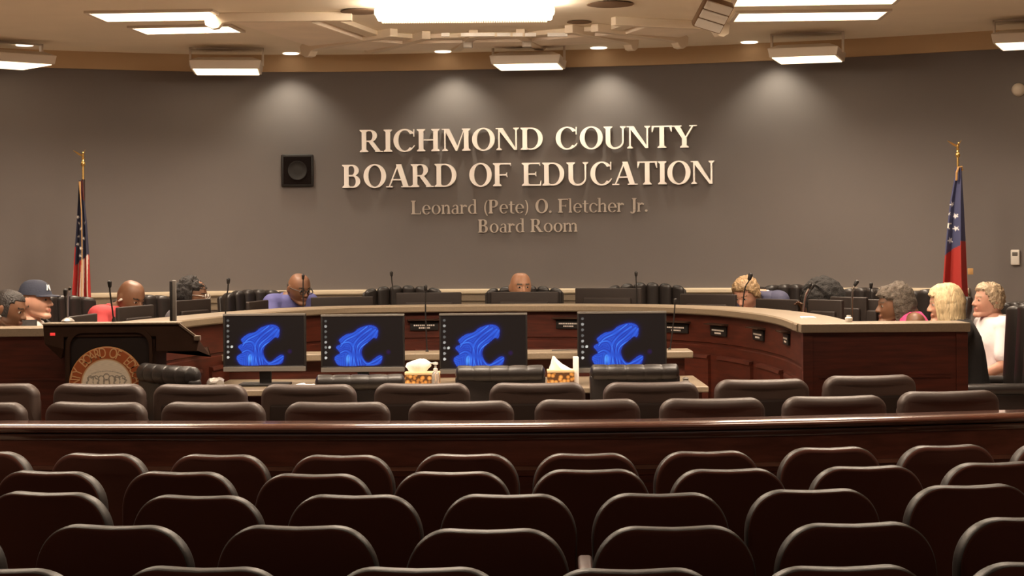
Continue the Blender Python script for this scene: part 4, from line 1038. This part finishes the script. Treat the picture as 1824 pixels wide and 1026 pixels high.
# high tufted executive chairs of the members
def exec_chair():
    t = thing('executive_chair', '', 'chair')
    n = 6; hw = 0.30
    for k in range(n):
        x0 = -hw+2*hw*k/n; wd = 2*hw/n
        b = MB(); b.rbox(x0-.002, x0+wd+.002, 0.0, 0.10, 0.50, 1.19, 0.042, 5)
        b.v = [Vector((v.x, v.y-0.9*v.x*v.x-0.05*max(0, v.z-1.08)*8*(1 if v.y < .05 else .2)+0.10*(v.z-0.5), v.z-0.35*v.x*v.x)) for v in b.v]
        b.build('back_channel', M_LEATH, t, angle=80)
    b = MB(); b.rbox(-hw-.01, hw+.01, 0.085, 0.14, 0.46, 1.17, 0.02, 3); b.v = [Vector((v.x, v.y-0.9*v.x*v.x+0.10*(v.z-.5), v.z-.35*v.x*v.x)) for v in b.v]; b.build('back_shell', M_LEATH, t, angle=60)
    b = MB(); b.rbox(-0.27, 0.27, -0.50, 0.02, 0.40, 0.51, 0.045, 4); b.build('seat', M_LEATH, t)
    for sx in (-1, 1):
        b = MB(); b.rbox(sx*0.315-.045, sx*0.315+.045, -0.42, 0.03, 0.655, 0.72, 0.028, 4); b.rbox(sx*0.315-.03, sx*0.315+.03, -0.38, 0.02, 0.44, 0.67, 0.02, 3); b.build('armrest', M_LEATH, t)
    b = MB(); b.tube([(0,-.24,0.10),(0,-.24,0.42)], 0.032, 12); b.build('gas_column', M_PLAS, t)
    for k in range(5):
        a = 2*PI*k/5+0.3; b = MB(); b.tube([(0,-.24,0.10),(0.30*math.cos(a),-.24+0.30*math.sin(a),0.065)], [0.028,0.018], 8)
        b.ell((0.30*math.cos(a),-.24+0.30*math.sin(a),0.03), 0.028, 0.028, 0.03, 10); b.build('leg', M_WOOD, t)
    return t
def face(dx, dy): return math.atan2(dx, -dy)          # turns local -y to the direction (dx, dy)
ECH = [(114,529,12.5,(1,-.55),'tufted black chair between the man in cap and the left flag'),
       (268,529,13.15,(.85,-.7),'tufted black chair between the bald man in red and curly-haired woman'),
       (462,519,14.15,(.8,-1.0),'tufted black chair left of the man in blue polo shirt'),
       (718,512,14.3,(.15,-1),'empty tufted black chair left of the dais centre'),
       (934,512,14.42,(0,-1),'tufted black chair behind the man at dais centre'),
       (1150,507,14.25,(-.12,-1),'empty tufted black chair right of the dais centre'),
       (1398,510,13.75,(-.75,-1.0),'tufted black chair right of the blond man in blue suit'),
       (1530,516,13.2,(-.85,-.6),'tufted black chair right of the person with round black hair'),
       (1658,518,12.1,(-1,-.35),'tufted black chair between the woman in pink and the blonde woman'),
       (1800,541,12.15,(-1,-.25),'tufted black chair behind the man in white shirt'),
       (1822,545,10.62,(-1,.02),'large black armchair of the blonde woman at right edge'),
       (-28,560,11.55,(1,-.1),'tufted black chair of the man in cap, mostly beyond left edge'),]
e0 = exec_chair(); EXC = []
for i, (px, py, Y, d, lab) in enumerate(ECH[:11]):
    s_ = e0 if i == 0 else copy_tree(e0); p = P(px, py, Y)
    s_.location = (p.x, Y, PLAT); s_.rotation_euler = (0, 0, face(*d)); s_.scale = (1, 1, min(1.08, (p.z-PLAT)/1.175))
    tag(s_, lab, 'chair', 'tufted chairs of the board members'); EXC.append(s_)

# ================================================================ PEOPLE
def skinmat(name, col): return mat(name, col, 0.48, sss=0.08, var=0.06, vscale=30)
def remesh(mb, vox, smooth=2):
    me = bpy.data.meshes.new('tmp'); me.from_pydata([tuple(v) for v in mb.v], [], mb.f)
    bb = bmesh.new(); bb.from_mesh(me); bmesh.ops.recalc_face_normals(bb, faces=bb.faces); bb.to_mesh(me); bb.free()
    o = bpy.data.objects.new('tmp', me); COL.objects.link(o)
    r = o.modifiers.new('r', 'REMESH'); r.mode = 'VOXEL'; r.voxel_size = vox
    if smooth:
        s = o.modifiers.new('s', 'SMOOTH'); s.factor = 0.5; s.iterations = smooth
    bpy.context.view_layer.update()
    out = bpy.data.meshes.new_from_object(o.evaluated_get(bpy.context.evaluated_depsgraph_get()))
    bpy.data.objects.remove(o); bpy.data.meshes.remove(me)
    out.polygons.foreach_set('use_smooth', [True]*len(out.polygons))
    return out
HA, HB, HCz = 0.081, 0.096, 0.117
def head_pt(az, el, k=1.0):
    ce, se = abs(math.cos(el))**(0.64 if el > 0 else 1.0), math.sin(el)
    x, y, z = HA*ce*math.sin(az), -HB*ce*math.cos(az), HCz*se
    if z < 0:
        q = min(1, -z/HCz)
        x *= 1-0.22*q*q
        if y > 0: y *= 1-0.40*q
        else: y = y*(1+0.30*q*q*(1 if math.cos(az) > 0 else 0))
    if y < -0.05:
        for sx in (-1, 1):
            x0 = sx*0.031
            y += 0.011*math.exp(-(((x-x0)/0.016)**2+((z-0.006)/0.013)**2))
        y -= 0.005*math.exp(-((z-0.030)/0.012)**2)*math.exp(-(x/0.05)**2)
        for sx in (-1, 1): y -= 0.004*math.exp(-(((x-sx*0.04)/0.02)**2+((z+0.028)/0.02)**2))
    return Vector((x*k, y*k, z*k*(0.93 if z > 0 else 1.0)))
def add_head(b, M):
    b.T = M; n, m = 44, 30
    b.loft([[head_pt(2*PI*j/n, -PI/2+0.02+(PI-0.04)*i/m) for j in range(n)] for i in range(m+1)])
    b.caps((0,-.090,.012), (0,-.110,-.024), .008, .0125, 10)
    for sx in (-1, 1):
        b.ell((sx*.012,-.100,-.029), .009, .010, .008, 10)
        b.ell((sx*.080,.010,-.008), .010, .021, .033, 12, Matrix.Rotation(0.25, 3, 'X') @ Matrix.Rotation(-sx*0.3, 3, 'Z'))
        b.ell((sx*.031,-.0785,.006), .0135, .0135, .0115, 12)
    b.caps((-.018,-.0955,-.0545), (.018,-.0955,-.0545), .006, .006, 8); b.caps((-.015,-.0945,-.065), (.015,-.0945,-.065), .0065, .0065, 8)
    b.ell((0,-.088,-.094), .026, .020, .020, 14)
    for sx in (-1, 1): b.caps((sx*.048,-.010,-.066), (sx*.016,-.075,-.097), .018, .017, 10)
def add_hand(b, wrist, d, pn, curl=0.5, side=1):
    # wrist point, direction of the fingers, palm normal; side = +1 thumb on the cross(d, pn) side
    d = Vector(d).normalized(); pn = Vector(pn); pn = (pn-d*pn.dot(d)).normalized(); s = d.cross(pn)*side
    w_ = Vector(wrist)
    for k in range(-1, 2): b.caps(w_+s*k*0.014, w_+d*0.085+s*k*0.025, 0.015, 0.013, 10)
    for k, L in enumerate((0.070, 0.080, 0.074, 0.058)):
        p = w_+d*0.088+s*(0.030-0.020*k); dd = d.copy()
        for j, f in enumerate((0.45, 0.32, 0.23)):
            dd = (dd+pn*curl*(0.35+0.35*j)).normalized(); q = p+dd*L*f*1.1
            b.caps(p, q, 0.0095-0.0008*j, 0.0087-0.0008*j, 8); p = q
    p = w_+d*0.025+s*0.030
    for j, L in enumerate((0.042, 0.032)):
        dd = (d*0.75+s*(0.75-0.4*j)+pn*(0.25+0.3*curl)).normalized(); q = p+dd*L; b.caps(p, q, 0.0115-0.001*j, 0.010-0.001*j, 8); p = q
def torso(b, J, k=0.0, z0=0.46, z1=1.10, w=1.0, open_front=False):
    secs = [(0.47,.175,.135),(0.55,.178,.130),(0.68,.158,.115),(0.80,.160,.112),(0.90,.175,.120),(0.98,.178,.112),(1.04,.150,.088),(1.075,.085,.068),(1.095,.062,.062)]
    n = 36; rings = []
    for z, rx, ry in secs:
        if z > z1: break
        f = (z-0.5)/0.6; cy = -J['lean']*max(0, f)
        rings.append([(w*(rx+k)*math.cos(2*PI*j/n), cy+(ry*J.get('belly', 1.0 if z > .9 else J.get('fat', 1.0))+k)*math.sin(2*PI*j/n), z) for j in range(n)])
    b.loft(rings)
def person(label, head_px, head_top, Y, dirv, skin, hair=None, hcol=(0.02,0.015,0.012), shirt=(0.5,0.5,0.5), sleeve='short', lean=0.12, pitch=0.15, yaw=0.0, arms='desk', jacket=None, fat=1.0, extra=None, brow=None, vox=0.0058, w=1.0, roll=0.0, hunch=0.0, hand_px=None):
    J = {'lean': lean, 'fat': fat}
    th = face(*dirv); R = Matrix.Rotation(th, 3, 'Z')
    neck = Vector((0, -lean*0.98, 1.075))
    HM = Matrix.Translation(neck+Vector((0, -0.02-0.07*math.sin(pitch)-lean*0.12-hunch*0.5, 0.125-0.03*abs(math.sin(pitch))-hunch))) @ Matrix.Rotation(yaw, 4, 'Z') @ Matrix.Rotation(pitch, 4, 'X') @ Matrix.Rotation(roll, 4, 'Y')
    top = max((HM @ head_pt(2*PI*j/20, el)).z for j in range(20) for el in (0.5, 0.9, 1.2, 1.5))
    tp = P(head_px, head_top, Y); hc = R @ HM.translation
    top += {None: 0.0, 'stubble': 0.003, 'bald_fringe': 0.0, 'short': 0.022, 'curly': 0.018, 'afro': 0.062, 'wavy': 0.028, 'bob': 0.022}[hair]
    root_loc = Vector((tp.x-hc.x, Y-hc.y, PLAT+max(-0.03, min(0.06, tp.z-PLAT-top)))); sz = max(0.9, min(1.1, (tp.z-root_loc.z)/top))
    print('PERSON', label[:30], round(sz, 3), round(root_loc.z, 3))
    b = MB(); add_head(b, HM); b.T = Matrix.Identity(4)
    hunch_z = hunch*0.25
    b.caps(neck+Vector((0,0.015,-.04)), HM @ Vector((0,0.022,-.05)), .058, .054, 16)
    torso(b, J, w=w)
    sh = [Vector((sx*0.165*w, -lean*0.9, 1.015)) for sx in (-1, 1)]
    if arms == 'lap':   el_, wr = [Vector((sx*0.23,-.06-lean*.5,.76)) for sx in (-1,1)], [Vector((sx*0.10,-.30,.64)) for sx in (-1,1)]
    elif arms == 'raise': el_, wr = [Vector((-.24,-.22-lean*.6,.82)), Vector((.24,-.22-lean*.6,.84))], [Vector((-.12,-.45,.84)), Vector((.16,-.42-lean*.3,.98))]
    else: el_, wr = [Vector((sx*0.24,-.14-lean*.7,.79)) for sx in (-1,1)], [Vector((sx*0.14,-.40-lean*.3,.835)) for sx in (-1,1)]
    if hand_px:
        wr[1] = (R.inverted() @ (P(*hand_px)-root_loc))/sz
        el_[1] = (sh[1]+wr[1])/2+Vector((0.05, 0.02, -0.10))
    for i, sx in enumerate((-1, 1)):
        b.caps(sh[i]-Vector((sx*.05,0,0)), sh[i], .060, .058, 14); b.caps(sh[i], el_[i], .053, .041, 14); b.caps(el_[i], wr[i], .041, .027, 14)
        d = (wr[i]-el_[i]).normalized()
        if arms == 'raise' and i == 1: add_hand(b, wr[i], (0.05,-.35,.9), (0,-.9,-.3), 0.55, 1)
        else: add_hand(b, wr[i], (d.x*0.6, -0.9, -0.02), (0,0,-1), 0.35, -sx)
        hip = Vector((sx*.10,-.02,.53)); kn = Vector((sx*.12,-.46,.53)); an = Vector((sx*.12,-.44,.09))
        b.caps(hip, kn, .085, .060, 14); b.caps(kn, an, .056, .038, 14); b.caps(an+Vector((0,.03,-.05)), an+Vector((0,-.15,-.055)), .036, .030, 12)
    me = remesh(b, vox, 2)
    iris, lip = mat('eye_dark', (0.012,0.009,0.008), 0.2), skin[1]
    browm = mat('brow_%.3f_%.3f' % (hcol[0], hcol[2]), brow or tuple(c*0.8 for c in hcol), 0.8)
    for m_ in (skin[0], mat('eye_white', (0.36,0.30,0.26), 0.4), iris, lip, browm): me.materials.append(m_)
    inv = HM.inverted()
    for pl in me.polygons:
        c = inv @ pl.center
        if c.y < -.06 and abs(c.z) < .08:
            ax = abs(c.x)
            if abs(ax-.031) < .013 and abs(c.z-.005) < .0055*(1-((ax-.031)/.0145)**2)**.5 if abs(ax-.031) < .0145 else False:
                pl.material_index = 2 if abs(ax-.031) < .006 else 1
            elif abs(c.z+.0595) < .0105 and ax < .024*(1-abs(c.z+.0595)/.02) and c.y < -.085: pl.material_index = 3
            elif .014 < ax < .050 and abs(c.z-(.028-.10*abs(ax-.03)**1.0*.5)) < .0042: pl.material_index = 4
    o = bpy.data.objects.new('person', me); COL.objects.link(o)
    o.location = root_loc; o.rotation_euler = (0, 0, th); o.scale = (sz, sz, sz)
    tag(o, label, 'person')
    def child(name, me_or_mb, m, **k):
        if isinstance(me_or_mb, MB): return me_or_mb.build(name, m, o, **k)
        me_or_mb.materials.append(m); c = bpy.data.objects.new(name, me_or_mb); COL.objects.link(c); c.parent = o; return c
    # shirt
    def garment(k, sl, top=1.085):
        if sl == 'none' and not jacket: top = 1.08
        b = MB(); torso(b, J, k=k, z1=top, w=w)
        for i, sx in enumerate((-1, 1)):
            if sl == 'none' and not jacket: continue
            b.caps(sh[i]-Vector((sx*.05,0,0)), sh[i], .060+k, .058+k*1.2, 14)
            if sl == 'none': continue
            e = sh[i].lerp(el_[i], 0.72 if sl == 'short' else 1.0)
            b.caps(sh[i], e, .055+k, (.056 if sl == 'short' else .045)+k, 14)
            if sl == 'long': b.caps(el_[i], el_[i].lerp(wr[i], 0.93), .045+k, .033+k, 14)
        return remesh(b, 0.009, 3)
    sm = mat('cloth_%.3f_%.3f_%.3f' % shirt, shirt, 0.8, bump=0.25, bscale=35)
    if not jacket: child('shirt', garment(0.012, sleeve), sm)
    else:
        child('shirt', garment(0.010, 'none'), sm)
        jm = mat('jacket_%.3f_%.3f_%.3f' % jacket, jacket, 0.8, bump=0.2, bscale=35)
        b = MB(); n = 40; rings = []
        for z, rx, ry in ((0.48,.20,.155),(0.60,.195,.145),(0.75,.182,.138),(0.88,.195,.142),(0.98,.20,.135),(1.045,.175,.112),(1.085,.115,.092)):
            cy = -lean*max(0, (z-.5)/.6); g = math.radians(4+26*max(0, (z-.72)/.36))
            rings.append([(w*rx*math.sin(a), cy-ry*math.cos(a), z) for a in [g+(2*PI-2*g)*j/n for j in range(n+1)]])
        b.loft(rings, cap=False, closed=False)
        jo = child('jacket', b, jm, angle=180); so_ = jo.modifiers.new('s', 'SOLIDIFY'); so_.thickness = 0.010
        for i, sx in enumerate((-1, 1)):
            b = MB(); b.caps(sh[i]-Vector((sx*.02,0,0)), sh[i], .078, .076, 16); b.caps(sh[i], el_[i], .074, .060, 16); b.caps(el_[i], el_[i].lerp(wr[i], .94), .060, .045, 16)
            child('jacket_sleeve', remesh(b, 0.009, 2), jm)
    # collar: a folded band round the neck
    b = MB(); n = 28; g = 0.35; rr = []
    for rr_, dz, ins in ((.066,-.02,0),(.070,.020,0),(.080,.014,0),(.090,-.022,0)):
        rr.append([((rr_)*math.sin(a), neck.y+.008-(rr_)*math.cos(a), neck.z-.005+dz-0.035*max(0, math.cos(a))) for a in [g+(2*PI-2*g)*j/n for j in range(n+1)]])
    b.loft(rr, cap=False, closed=False)
    if sleeve != 'none':
        co = child('collar', b, sm, angle=180); so_ = co.modifiers.new('s', 'SOLIDIFY'); so_.thickness = 0.004
    tm = mat('trousers_cloth', (0.02,0.018,0.02), 0.85)
    b = MB()
    for sx in (-1, 1):
        b.caps((sx*.10,-.02,.53), (sx*.12,-.46,.53), .098, .072, 14); b.caps((sx*.12,-.46,.53), (sx*.12,-.44,.11), .068, .052, 14)
    child('trousers', remesh(b, 0.010, 2), tm)
    b = MB()
    for sx in (-1, 1): b.caps((sx*.12,-.40,.045), (sx*.12,-.60,.040), .045, .038, 14)
    child('shoes', b, mat('shoe_leather', (0.012,0.010,0.009), 0.4))
    # hair
    hm = mat('hair_%.3f_%.3f_%.3f' % hcol, hcol, 0.85 if hair in ('afro', 'curly', 'wavy') else 0.55, bump=0.7, bscale=90, var=0.35, vscale=40, stretch=(1.5,1.5,0.35) if hair in ('bob',) else None)
    if hair:
        n, m = 72, 46; rings = []
        for i in range(m+1):
            el = -PI/2+0.02+(PI-0.04)*i/m; ring = []
            for j in range(n):
                az = 2*PI*j/n; a = abs((az+PI) % (2*PI)-PI); p = head_pt(az, el)
                q = p.normalized(); fr = max(0.0, math.cos(az))
                dy = Vector((0, 0, 0))
                nn = nz(q*6.0+Vector((len(label), 3, 1))); n3 = nz(q*16+Vector((1, len(label), 5)))
                if hair == 'bald_fringe': lift = 0.004 if (a > 1.5 and -0.35 < el < 0.25) else -0.03
                elif hair == 'stubble': lift = 0.003 if (el > 0.62-0.2*(a > 0.9) and a < 1.2) or (a >= 1.2 and el > -0.35-0.1*(a > 2)) else -0.03
                elif hair == 'short':
                    line = (0.60 if a < 0.8 else (0.60-(a-0.8)*1.3 if a < 1.5 else -0.40))+0.16*n3
                    lift = (0.013+0.008*nn+0.009*n3+0.008*max(0, math.sin(el))) if el > max(line, -0.5) else -0.03
                elif hair == 'curly':
                    line = 0.50 if a < 0.85 else (0.40 if a < 1.35 else -0.75)
                    lift = (0.034-0.022*fr-0.018*max(0, math.sin(el))+0.014*nn+0.010*n3+0.010*(a > 1.5)) if el > line else -0.03
                elif hair == 'afro':
                    line = 0.30 if a < 0.8 else (0.1 if a < 1.2 else -0.65)
                    lift = (0.060+0.010*nn+0.006*n3+0.015*(a > 1.2)) if el > line else -0.03
                elif hair == 'wavy':
                    line = 0.50 if a < 0.8 else (0.35 if a < 1.30 else -1.35)
                    lift = (0.026+0.010*nn+0.006*n3+0.020*max(0, (a-1.0))/2) if el > line else -0.03
                    if a > 1.0 and el < 0: dy = Vector((0, 0.030*(-math.sin(el)), -0.045*(-math.sin(el))))
                elif hair == 'bob':
                    line = 0.52-0.10*a if a < 0.75 else -1.5
                    lift = (0.020+0.004*nn+0.002*n3) if el > line else -0.03
                    if a >= 0.75 and el < 0:
                        s_ = -math.sin(el); k2 = 1/max(math.cos(el), 0.30)
                        p = Vector((p.x*0, p.y*0, p.z)) + Vector((HA*1.08*math.sin(az), -HB*1.0*math.cos(az)*(1-.15*s_), 0)); p.z = -0.165*s_
                        if el < -1.25: p = Vector((p.x*(1+el+1.25+0.0)*0.6, p.y*0.6, p.z))
                        lift = 0.017+0.003*nn; q = Vector((math.sin(az), -math.cos(az), 0))
                else: lift = 0.004
                ring.append(HM @ (p+q*lift+dy))
            rings.append(ring)
        b = MB(); b.loft(rings); child('hair', b, hm, angle=75)
    if extra: extra(o, HM, child, J, neck)
    return o
# --- extras
def glasses(col=(0.02,0.015,0.012)):
    def f(o, HM, child, J, neck):
        b = MB(); b.T = HM
        for sx in (-1, 1):
            b.tube([(sx*.032+.024*math.cos(a), -.104-.004*math.cos(2*a), .004+.018*math.sin(a)) for a in [2*PI*k/20 for k in range(21)]], .0036, 6)
            b.tube([(sx*.056,-.100,.010),(sx*.078,-.06,.012),(sx*.084,.015,.008)], .0026, 6)
        b.tube([(-.009,-.108,.008),(.009,-.108,.008)], .0025, 6); child('glasses', b, mat('glasses_%.2f' % col[0], col, 0.6))
    return f
def earring(o, HM, child, J, neck):
    for sx in (-1, 1):
        b = MB(); b.T = HM; b.tube([(sx*.083,.006+.010*math.cos(a),-.052+.014*math.sin(a)) for a in [2*PI*k/16 for k in range(17)]], .003, 6); child('earring', b, M_CHROME)
def cap_hat(o, HM, child, J, neck):
    b = MB(); b.T = HM; n, m = 48, 18; rings = []
    for i in range(m+1):
        el = 0.28+(PI/2-0.29)*i/m; rings.append([head_pt(2*PI*j/n, el)*1.0+head_pt(2*PI*j/n, el).normalized()*(0.009+0.008*math.sin(el))-Vector((0,0,0.012*math.cos(2*PI*j/n)*-1*0)) for j in range(n)])
    b.loft(rings); c = child('cap', b, mat('navy_cloth', (0.030,0.034,0.055), 0.85, bump=0.2, bscale=80))
    b = MB(); b.T = HM; k = 18; top_, bot_ = [], []
    for i in range(k+1):
        a = -1.15+2.3*i/k
        p = Vector((0.088*math.sin(a), -0.100*math.cos(a), 0.038)); q = Vector((0.080*math.sin(a)*1.05, -0.105*math.cos(a)-0.062*max(0, math.cos(a*1.2)), 0.026+0.004*math.cos(a)))
        top_.append(p); bot_.append(q)
    b.loft([top_, bot_, [v-Vector((0,0,.005)) for v in bot_], [v-Vector((0,0,.006)) for v in top_]], cap=False, closed=False)
    x = b.build('brim', mat('navy_cloth', (0.030,0.034,0.055)), c)
    b = MB(); b.T = HM
    pt = lambda az, el: head_pt(az, el)*1.0+head_pt(az, el).normalized()*(0.009+0.008*math.sin(el)+0.002)
    b.tube([pt(-.32,.52),pt(-.16,.85),pt(-.02,.52),pt(.16,.85)], .0042, 6); b.build('emblem', M_TISS, c)
def earpiece(o, HM, child, J, neck):
    b = MB(); b.T = HM; b.caps((-.086,-.008,-.008), (-.088,.004,-.022), .009, .007, 8); child('earpiece', b, M_WHITE)
DK = (skinmat('skin_deep', (0.115,0.052,0.027)), mat('lips_deep', (0.13,0.045,0.032), 0.4))
DK2 = (skinmat('skin_brown', (0.17,0.077,0.040)), mat('lips_brown', (0.17,0.06,0.045), 0.4))
TN = (skinmat('skin_tan', (0.32,0.155,0.085)), mat('lips_tan', (0.28,0.11,0.08), 0.4))
PK = (skinmat('skin_pink', (0.52,0.27,0.185)), mat('lips_pink', (0.45,0.16,0.12), 0.4))
WHT, BLK = (0.78,0.73,0.68), (0.018,0.015,0.014)
person('woman with dark pulled-back hair and hoop earring in white top, cut by left edge', 15, 515, 10.55, (1,-.12), DK2, 'stubble', (0.018,0.013,0.011), WHT, 'short', 0.16, 0.30, extra=earring, hunch=0.02)
person('man in navy cap and white shirt under dark jacket, seated at far left', 62, 503, 11.15, (1,-.22), PK, 'bald_fringe', (0.10,0.08,0.06), WHT, 'short', 0.12, 0.02, jacket=BLK, extra=cap_hat)
person('bald man in red shirt looking down, left side of the dais', 232, 499, 11.95, (.82,-.55), DK2, None, (0.02,0.015,0.012), (0.50,0.055,0.06), 'short', 0.20, 0.42, extra=earpiece, hunch=0.06)
person('woman with dark curly hair and glasses facing right, left side of dais', 343, 494, 12.75, (1,-.12), DK2, 'curly', (0.013,0.010,0.009), (0.10,0.09,0.10), 'long', 0.16, 0.12, extra=glasses((0.5,0.45,0.4)), hunch=0.03)
person('bald man with glasses in blue polo shirt, left of dais centre', 532, 487, 13.75, (.62,-.75), DK2, 'bald_fringe', (0.03,0.024,0.02), (0.085,0.085,0.24), 'short', 0.18, 0.30, extra=glasses(), hunch=0.07)
person('bald man at dais centre, only his head above the monitor', 927, 486, 14.05, (.28,-1), TN, None, (0.12,0.09,0.07), (0.10,0.09,0.10), 'long', 0.08, 0.06)
person('blond man in blue suit looking down, right of dais centre', 1330, 490, 13.2, (-.62,-.75), PK, 'short', (0.26,0.165,0.080), (0.62,0.58,0.60), 'long', 0.30, 0.50, jacket=(0.045,0.045,0.085), hunch=0.12)
person('person with large round black hair bending over the right side of dais', 1466, 495, 12.55, (-.72,-.72), DK, 'afro', (0.007,0.005,0.004), (0.03,0.026,0.026), 'long', 0.22, 0.75, arms='raise', hunch=0.05, hand_px=(1433, 574, 12.1))
person('woman with grey wavy hair in sleeveless pink top facing left', 1592, 506, 11.45, (-1,-.06), DK2, 'wavy', (0.100,0.078,0.060), (0.72,0.065,0.23), 'none', 0.12, 0.05, extra=earring, hunch=0.09)
person('woman with straight blonde bob and black jacket at the dais right end', 1684, 503, 10.72, (-1,.06), PK, 'bob', (0.56,0.42,0.24), BLK, 'long', 0.10, 0.10, jacket=BLK, hunch=0.02)
person('man with grey-blond hair and bright white shirt at right', 1760, 502, 11.75, (-1,-.18), PK, 'short', (0.42,0.31,0.20), (0.85,0.80,0.80), 'short', 0.05, -0.06, arms='lap', fat=1.15, hunch=0.02)
